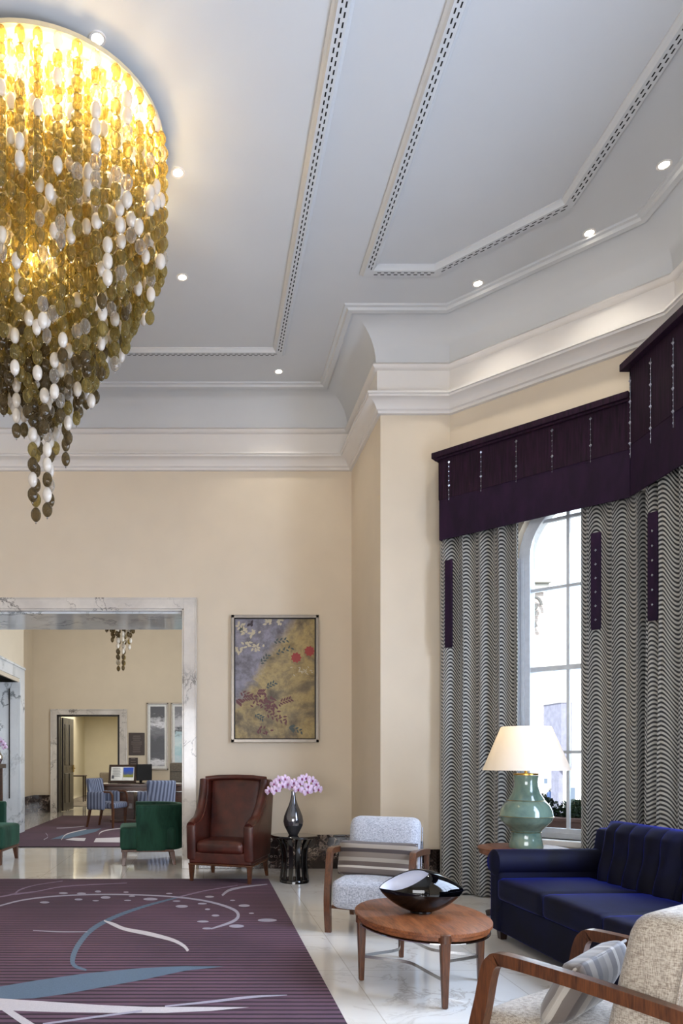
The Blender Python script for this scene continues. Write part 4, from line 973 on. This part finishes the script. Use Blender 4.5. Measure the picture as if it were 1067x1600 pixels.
# ------------------------------------------------------------------ coffee table + bowl
TX, TY, TZ = 1.28, 4.30, .393
t_ = thing('coffee_table', 'oval walnut coffee table with chrome stretchers carrying the black bowl', 'coffee table', (TX, TY, 0))
mb = MB().lathe([(0, TZ-.055), (.92, TZ-.055), (.965, TZ-.045), (.97, TZ-.025), (1.0, TZ-.02), (1.0, TZ-.004), (.985, TZ), (0, TZ)], 72, sx=.375, sy=.51)
mb.build('tabletop', M['tablewood'], t_, smooth=35)
MB().lathe([(.97, TZ-.060), (.975, TZ-.060), (.975, TZ-.055), (.97, TZ-.055)], 72, sx=.375, sy=.51).build('chrome_line', M['chrome'], t_)
LG = [(-.350, .0), (-.02, -.49), (.350, .0), (.02, .50)]
for x, y in LG:
    MB().taper(x, y, TZ-.01, 0, .026, .015).build('leg', M['walnut'], t_, bevel=.008, seg=3)
    MB().lathe([(0, TZ-.05), (.033, TZ-.05), (.033, TZ-.008), (.028, TZ-.004), (0, TZ-.004)], 20, x, y).build('leg_block', M['walnut'], t_, smooth=40)
for i in range(4):
    a_, b_ = LG[i], LG[(i+1) % 4]; P = []
    for k in range(13):
        u = k/12; mx, my = a_[0]+(b_[0]-a_[0])*u, a_[1]+(b_[1]-a_[1])*u; pull = .42*math.sin(PI*u)
        P.append((mx*(1-pull), my*(1-pull), .016))
    MB().strip([(x, y, .004) for x, y, _ in P], .135, .152, 'z').build('stretcher', M['metal'], t_, smooth=40)
# pinched black glass bowl: the rim is squeezed into a wide open lip on the left and closed over on the right
t_ = thing('glass_bowl', 'black pinched glass bowl with a pale reflection painted inside on the coffee table', 'bowl', (TX+.01, TY+.03, TZ), math.radians(-8))
NX, NV_ = 60, 48
def bowlpt(i, j, ins):
    x = -.243+.486*i/NX; q = abs(x/.243)
    R_ = .128*max(0, 1-q**1.75)**.78+.0015
    op = max(0, min(1, (.035-x)/.20)); half = 1.05*op**.6          # how wide the mouth stands open here
    mid = math.radians(66)                                       # mouth centre, tipped a little to the front
    a_ = mid+half+(2*PI-2*half)*j/NV_
    k = 1-(.05 if ins else 0)
    y = -R_*1.12*k*math.cos(a_-PI/2+PI/2); z = R_*k*math.sin(a_)
    if z < 0: z *= 1.0
    return (x*(.985 if ins else 1), y*.98+(.0), .128+z+.012*(x/.243)**2)
mb = MB(); W_ = NV_+1
vo = [bowlpt(i, j, 0) for i in range(NX+1) for j in range(W_)]; vi = [bowlpt(i, j, 1) for i in range(NX+1) for j in range(W_)]
fo = [(i*W_+j, i*W_+j+1, (i+1)*W_+j+1, (i+1)*W_+j) for i in range(NX) for j in range(NV_)]
mb.add(vo+vi, fo, 0); nb_ = len(vo)
mb.f += [[nb_+a for a in f][::-1] for f in fo]; mb.m += [1]*len(fo)
for j in (0, NV_):
    for i in range(NX): mb.f.append([i*W_+j, (i+1)*W_+j, nb_+(i+1)*W_+j, nb_+i*W_+j]); mb.m.append(0)
mb.build('bowl_body', [M['blackglass'], M['whitereflection']], t_, smooth=60)
MB().lathe([(0, 0), (.062, 0), (.064, .004), (.060, .022), (0, .03)], 40).build('foot', M['blackglass'], t_, smooth=40)

# ------------------------------------------------------------------ sofa
t_ = thing('sofa', 'navy velvet sofa with rolled arms and tufted back beneath the curtains', 'sofa', (2.60, 4.33, 0), math.radians(-90+3))
SL = 1.07                          # half length
MB().box(-SL+.12, SL-.12, -.42, .42, .06, .30).build('base', M['navy'], t_, bevel=.015, seg=3)
for sg in (-1, 1):
    xs = sorted((sg*SL, sg*(SL-.15)))
    MB().soft(xs[0], xs[1], -.44, .44, .06, .60, .03, n=10).build('arm_panel', M['navy'], t_, smooth=60)
    rl = [(sg*(SL-.08), -.46, .555), (sg*(SL-.08), -.44, .555), (sg*(SL-.08), .42, .555)]
    MB().tube(rl, [.07, .095, .095], 24).build('armrest', M['navy'], t_, smooth=50)
    for y in (-.38, .36): MB().taper(sg*(SL-.08), y, .07, 0, .03, .022).build('foot', M['darkwood'], t_)
for x0, x1 in ((-SL+.155, -.30), (-.295, .33), (.335, SL-.155)):
    MB().soft(x0, x1, -.46, .24, .30, .455, .035, crown=.018, n=14).build('seat_cushion', M['navy'], t_, smooth=60)
def bk(p): return (p[0], p[1]+(p[2]-.3)*.16, p[2])
MB().soft(-SL+.02, SL-.02, .27, .44, .20, .80, .035, fn=bk, n=14).build('back_frame', M['navy'], t_, smooth=60)
def tuft(x0, x1, z0, z1):
    def pos(u, v):
        x = x0+(x1-x0)*u; z = z0+(z1-z0)*v
        edge = min(1, min(u, 1-u)*9)*min(1, (1-v)*7)
        cols = (x1-x0)/.155
        pl_ = abs(math.sin(PI*cols*u))**.55
        row = (v-.42)/.2; btn = math.exp(-row*row)*(1-abs(math.sin(PI*cols*u))**.8)
        d = .05*math.sqrt(max(0, edge)) + .042*pl_*math.sqrt(max(0, edge))*(.55+.45*math.exp(-((v-.22)/.25)**2)+.2*v) - .035*btn
        y = .24-d
        return Vector((x, y+(z-.3)*.16, z))
    mb = MB(); mb.grid(pos, 90, 40)
    def bk_(u, v): x = x0+(x1-x0)*u; z = z0+(z1-z0)*v; return Vector((x, .29+(z-.3)*.16, z))
    n0 = len(mb.v); mb.grid(bk_, 90, 40)
    W_ = 91
    for i in range(90):
        mb.f.append([i, i+1, n0+i+1, n0+i]); mb.m.append(0); q = 40*W_; mb.f.append([q+i, q+i+1, n0+q+i+1, n0+q+i]); mb.m.append(0)
    for j in range(40):
        for e in (0, 90): mb.f.append([j*W_+e, (j+1)*W_+e, n0+(j+1)*W_+e, n0+j*W_+e]); mb.m.append(0)
    return mb
tuft(-SL+.24, -.01, .44, .865).build('back_cushion', M['navy'], t_, smooth=60)
tuft(.01, SL-.24, .44, .865).build('back_cushion', M['navy'], t_, smooth=60)

# ------------------------------------------------------------------ wooden end table + lamp
EX, EY, EZ = 2.60, 5.93, .585
t_ = thing('end_table', 'round light walnut end table behind the sofa arm, under the lamp', 'end table', (EX, EY, 0))
MB().lathe([(0, EZ-.055), (.33, EZ-.055), (.338, EZ-.05), (.345, EZ-.02), (.352, EZ-.012), (.352, EZ-.004), (.345, EZ), (0, EZ)], 64).build('tabletop', M['tablewood'], t_, smooth=35)
MB().lathe([(.05, .05), (.04, .12), (.035, .25), (.045, .42), (.10, EZ-.055)], 24).build('pedestal', M['walnut'], t_, smooth=50)
for k in range(4):
    a = PI/4+k*PI/2+.15
    MB().strip([(.02, .06, .07), (.18, .05, .055), (.29, .022, .044)], -.03, .03, 'y').xf(Matrix.Rotation(a, 4, 'Z')).build('foot', M['darkwood'], t_, bevel=.006)
t_ = thing('table_lamp', 'green celadon urn lamp with a cream tapered shade on the end table', 'lamp', (EX+.02, EY, EZ))
k = .00520
def lz(y): return (1326-y)*k
LP = [(0, 1326), (25, 1326), (25.5, 1322), (23, 1312), (21.5, 1302), (22, 1300), (24, 1297), (31, 1290), (37, 1284), (39, 1278), (40, 1277), (39, 1275), (38, 1268), (34, 1259), (28, 1252.5), (27, 1252), (26, 1249), (21, 1241), (18, 1231), (17, 1223), (18, 1216), (18.5, 1213), (0, 1213)]
MB().lathe([(r*k, lz(y)) for r, y in LP], 56).build('lamp_base', M['celadon'], t_, smooth=35)
MB().lathe([(.095, lz(1212.5)), (.095, lz(1210)), (.012, lz(1209)), (.012, lz(1165)), (0, lz(1165))], 32).build('brass_cap', M['brass'], t_, smooth=40)
for (r, y) in ((39.6, 1276.5), (27.3, 1252), (21.8, 1301)):
    MB().lathe([(r*k-.002, lz(y)-.003), (r*k+.004, lz(y)), (r*k-.002, lz(y)+.003)], 56).build('gilt_ring', M['brass'], t_, smooth=40)
MB().lathe([(.330, lz(1205)), (.333, lz(1205)), (.190, lz(1137)), (.187, lz(1137))], 64).build('lamp_shade', M['shade'], t_, smooth=40)
MB().lathe([(0, lz(1176)), (.02, lz(1174)), (.03, lz(1166)), (.02, lz(1158)), (0, lz(1156))], 20).build('bulb', emit('lamp_bulb', '#ffd9a0', 12), t_, smooth=60)
l = bpy.data.lights.new('table_lamp_light', 'POINT'); l.energy = 1.6; l.color = (1, .82, .58); l.shadow_soft_size = .05
lo = bpy.data.objects.new('table_lamp_light', l); C.objects.link(lo); lo.location = (EX+.02, EY, EZ+lz(1150))

# ------------------------------------------------------------------ green tub chairs in the opening
def tub(label, loc, rz):
    t_ = thing('tub_chair', label, 'armchair', loc, rz, 'green velvet tub chairs in the marble opening')
    def wallpt(s_):                               # outline of the wrap-around back, s 0..1
        r = .33; Ls = .22; arc = PI*r; tot = 2*Ls+arc; d = s_*tot
        if d < Ls: return (-r, -.05-.0+ (d-Ls)+.05+.02, (-1, 0))
        if d > Ls+arc: return (r, -(d-Ls-arc)+.02, (1, 0))
        a = PI-(d-Ls)/r; return (r*math.cos(a), .02+r*math.sin(a), (math.cos(a), math.sin(a)))
    NS = 40; prof = [(-.04, .20), (.035, .18), (.045, .24), (.045, .66), (.055, .70), (.05, .735), (.02, .75), (-.02, .745), (-.045, .72), (-.045, .40)]
    mb = MB(); vs = []; n = len(prof)
    for i in range(NS+1):
        x, y, (nx, ny) = wallpt(i/NS)
        for p, z in prof: vs.append((x+nx*p, y+ny*p, z))
    fs = [(i*n+j, i*n+(j+1) % n, (i+1)*n+(j+1) % n, (i+1)*n+j) for i in range(NS) for j in range(n)]
    fs += [list(range(n)), [NS*n+j for j in range(n)]]
    mb.add(vs, fs).build('backrest', M['green'], t_, smooth=55, bevel=.01)
    MB().soft(-.34, .34, -.40, .28, .19, .47, .045, crown=.015, n=12).build('seat', M['green'], t_, smooth=60)
    MB().box(-.34, .34, -.385, .26, .165, .195).build('base_rail', M['walnut'], t_, bevel=.004)
    for x, y, dx, dy in ((-.30, -.34, -.015, -.015), (.30, -.34, .015, -.015), (-.27, .24, -.02, .03), (.27, .24, .02, .03)):
        MB().taper(x, y, .17, 0, .032, .02, dx, dy).build('leg', M['walnut'], t_, bevel=.004)
    return t_
tub('green velvet tub chair with its back turned, left of the leather armchair', (-.66, 9.30, 0), math.radians(-90+6))
tub('green velvet tub chair cut by the left edge of the picture', (-2.84, 9.33, 0), math.radians(90-4))

# ------------------------------------------------------------------ far room furniture
t_ = thing('desk', 'dark wooden pedestal desk in the far room', 'desk', (-1.05, 15.3, .015))
MB().box(-1.1, 1.1, -.42, .42, .74, .79).build('desktop', M['deskwood'], t_, bevel=.008)
MB().box(-1.05, 1.05, -.38, .38, .62, .74).build('apron', M['deskwood'], t_, bevel=.005)
MB().box(-1.0, 1.0, -.385, -.38, .625, .645).build('metal_line', M['metal'], t_)
for x0, x1 in ((-.80, -.38), (.38, .85)): MB().box(x0, x1, -.34, .34, .05, .62).box(x0-.06, x1+.06, -.38, .38, 0, .06).build('pedestal', M['deskwood'], t_, bevel=.006)
def deskchair(label, loc, rz, m, tall=.95, arms=True, name='desk_chair'):
    t_ = thing(name, label, 'chair', loc, rz, 'upholstered chairs at the desk')
    MB().soft(-.27, .27, -.30, .24, .36, .48, .04, crown=.01, n=8).build('seat', m, t_, smooth=60)
    def ln(p): return (p[0]*(1+.12*(p[2]-.4)), p[1]+(p[2]-.4)*.14+.03*(p[0]/.27)**2*-1, p[2])
    MB().soft(-.26, .26, .20, .29, .36, tall, .035, fn=ln, n=12).build('backrest', m, t_, smooth=60)
    for x, y, dy in ((-.24, -.25, 0), (.24, -.25, 0), (-.23, .24, .08), (.23, .24, .08)): MB().taper(x, y, .38, 0, .025, .016, 0, dy).build('leg', M['walnut'], t_, bevel=.004)
    if arms:
        for sg in (-1, 1):
            MB().soft(sg*.29-.03, sg*.29+.03, -.10, .28, .34, .68, .025, n=6).build('arm_panel', m, t_, smooth=60)
            MB().strip([(-.27, .36, .035), (-.26, .62, .035), (-.22, .675, .035), (-.08, .68, .035)], sg*.29-.02, sg*.29+.02, 'x').build('armrest', M['walnut'], t_, bevel=.004)
    return t_
deskchair('blue grey striped armchair facing right at the left end of the desk', (-1.84, 14.0, .015), math.radians(68), M['bluestripe'], .93)
deskchair('blue striped chair seen from behind in front of the desk', (-.80, 13.9, .015), math.radians(182), M['bluestripe'], .90, False)
deskchair('dark striped chair tucked into the middle of the desk', (-1.05, 14.72, .015), math.radians(180), M['bluestripe'], .66, False)
t_ = thing('office_chair', 'high backed taupe office chair behind the desk', 'office chair', (-.45, 16.1, .015), math.radians(8))
MB().soft(-.29, .29, .02, .12, .55, 1.22, .04, n=10).build('backrest', M['taupe'], t_, smooth=60)
MB().soft(-.30, .30, -.35, .14, .44, .54, .04, n=8).build('seat', M['taupe'], t_, smooth=60)
for z in (.80, 1.02): MB().box(-.28, .28, .012, .02, z-.004, z+.004).build('seam', M['nearblack'], t_)
MB().tube([(0, -.1, .06), (0, -.1, .46)], .025).build('post', M['chrome'], t_, smooth=40)
for k in range(5):
    a = k*2*PI/5; MB().taper(.14*math.cos(a), -.1+.14*math.sin(a), .09, .03, .02, .02, .16*math.cos(a), .16*math.sin(a)).tube([(.3*math.cos(a), -.1+.3*math.sin(a), .0), (.3*math.cos(a), -.1+.3*math.sin(a), .06)], .025, 10).build('foot', M['black'], t_)
# book stand, open book, monitor, papers
t_ = thing('book_stand', 'dark wooden display stand holding an open book on the desk', 'book stand', (-1.68, 15.05, .805), math.radians(-4))
tilt = Matrix.Translation((0, 0, .01)) @ Matrix.Rotation(math.radians(-16), 4, 'X')
MB().box(-.29, .29, 0, .02, 0, .40).xf(tilt).build('backboard', M['darkwood'], t_, bevel=.004)
MB().box(-.29, .29, -.05, .0, 0, .035).xf(tilt).build('ledge', M['darkwood'], t_, bevel=.004)
MB().strip([(.11, .34, .02), (.2, .01, .02)], -.03, .03, 'x').build('strut', M['darkwood'], t_)
t_ = thing('book', 'open book with a blue photograph on its right page, on the stand', 'book', (-1.68, 15.05, .805), math.radians(-4))
def page(sg):
    mb = MB()
    mb.grid(lambda u, v: Vector((sg*.24*u, -.012-.012*math.sin(PI*min(1, u*1.3))*(1-u*.4), .055+.29*v)), 8, 2)
    n0 = len(mb.v); mb.grid(lambda u, v: Vector((sg*.24*u, -.004, .055+.29*v)), 8, 2)
    return mb
pm_ = page(-1).xf(tilt).build('left_page', M['paper'], t_); page(1).xf(tilt).build('right_page', M['paper'], t_)
photo = NT('mountain_photo'); sep = photo.node('ShaderNodeSeparateXYZ'); photo.l.new(photo.tc(), sep.inputs[0])
photo.set(Base_Color=photo.ramp(photo.math('ADD', photo.math('MULTIPLY', sep.outputs[2], 2.2), photo.math('MULTIPLY', photo.noise(photo.tc(), 12, 4), .3)), [(.25, lin('#1c2c2a')), (.5, lin('#8a8a3a')), (.62, lin('#4a5a80')), (.75, lin('#2b4fae'))]), Roughness=.4)
MB().box(.02, .23, -.0255, -.0245, .12, .33).xf(tilt).build('page_photo', photo.m, t_)
mb = MB()
for k in range(11): mb.box(-.21, -.05+(k % 3)*.008, -.0255, -.0245, .31-k*.018, .315-k*.018)
mb.box(-.22, -.17, -.0258, -.0248, .09, .16)
mb.xf(tilt).build('printed_lines', plain('ink', '#555459', .6), t_)
t_ = thing('monitor', 'black computer monitor seen from behind on the desk', 'monitor', (-1.24, 15.25, .805), math.radians(55))
MB().box(-.24, .24, -.02, .02, .06, .40).build('screen_back', M['nearblack'], t_, bevel=.01)
MB().strip([(.02, .26, .03), (.10, .02, .03)], -.03, .03, 'x').build('stand', M['nearblack'], t_)
MB().box(-.12, .12, -.08, .14, 0, .015).build('base', M['nearblack'], t_, bevel=.005)
for k, (x, y, r_, lb) in enumerate(((-1.05, 15.05, .2, 'white papers spread on the desk right of the monitor'), (-.62, 15.15, -.3, 'loose white sheets on the desk behind the striped chair'))):
    mb = MB()
    for q in range(5): mb.add([tuple(Matrix.Rotation(r_+q*.12, 3, 'Z') @ Vector((a, b, .001+q*.003)))for a, b in ((-.15, -.1), (.15, -.1), (.15, .1), (-.15, .1))], [(0, 1, 2, 3)])
    o = mb.build('paper_stack', M['paper'], None, solid=.002, loc=(x, y, .806)); tag(o, lb, 'papers')
# library chairs, side table
for (x, y, lb, hh) in ((-4.05+.65, 24.6, 'brown striped chair beyond the far doorway, the left one', .86), (-2.55, 24.9, 'brown striped chair beyond the far doorway, the right one, by the blue armchair', .86)):
    t_ = thing('reading_chair', lb, 'chair', (x+.15, y, .01), math.radians(10 if x < -3 else -8), 'chairs in the library beyond the doorway')
    MB().soft(-.26, .26, -.3, .25, .2, .46, .04, n=8).build('seat', M['taupe'], t_, smooth=60)
    MB().soft(-.25, .25, .17, .27, .4, hh, .04, n=8, fn=lambda p: (p[0], p[1]-.12*(p[0]/.25)**2*.4, p[2])).build('backrest', M['taupe'], t_, smooth=60)
    for a_, b_ in ((-.22, -.25), (.22, -.25), (-.22, .22), (.22, .22)): MB().taper(a_, b_, .2, 0, .02, .014).build('leg', M['darkwood'], t_)
t_ = thing('bench', 'low dark upholstered bench against the library wall', 'bench', (-3.25, 26.3, .01))
MB().soft(-.9, 1.2, -.25, .25, .2, .45, .04, n=8).build('seat', M['taupe'], t_, smooth=60)
for a_ in (-.8, 1.1):
    for b_ in (-.2, .2): MB().taper(a_, b_, .22, 0, .025, .02).build('leg', M['darkwood'], t_)
t_ = thing('tall_table', 'small dark square side table next to the open door', 'side table', (-3.95, 22.6, 0))
MB().box(-.3, .3, -.22, .22, .78, .82).build('tabletop', M['darkwood'], t_, bevel=.004)
for a_ in (-.26, .26):
    for b_ in (-.18, .18): MB().taper(a_, b_, .78, 0, .022, .018).build('leg', M['darkwood'], t_)
# console with vase at the far left
t_ = thing('console_table', 'dark console table end at the left edge inside the marble portal', 'console table', (-3.72, 12.0, 0))
MB().box(-.45, .42, -.2, .2, 1.16, 1.23).build('tabletop', M['darkwood'], t_, bevel=.006)
for a_ in (-.40, .34):
    for b_ in (-.16, .16): MB().box(a_-.03, a_+.03, b_-.03, b_+.03, 0, 1.16).build('leg', M['deskwood'], t_, bevel=.004)
t_ = thing('vase', 'small pale vase on the console at the left edge', 'vase', (-3.39, 12.0, 1.23))
MB().lathe([(0, 0), (.05, 0), (.085, .07), (.09, .12), (.05, .19), (.03, .22), (.025, .22)], 32).build('body', M['chrome'], t_, smooth=60)
orchid((-3.39, 12.0, 1.45), [(0, 0, -.15), (0, 0, .08), (.05, 0, .17), (.10, -.01, .14)],
       [(.04, -.02, .17, 0, 0), (.10, -.02, .10, 0, 10), (-.02, -.02, .14, 0, -10), (.125, -.01, .05, 5, 15), (.07, -.03, .15, 0, 5)], 'pink orchid spray in the vase at the left edge', .05)
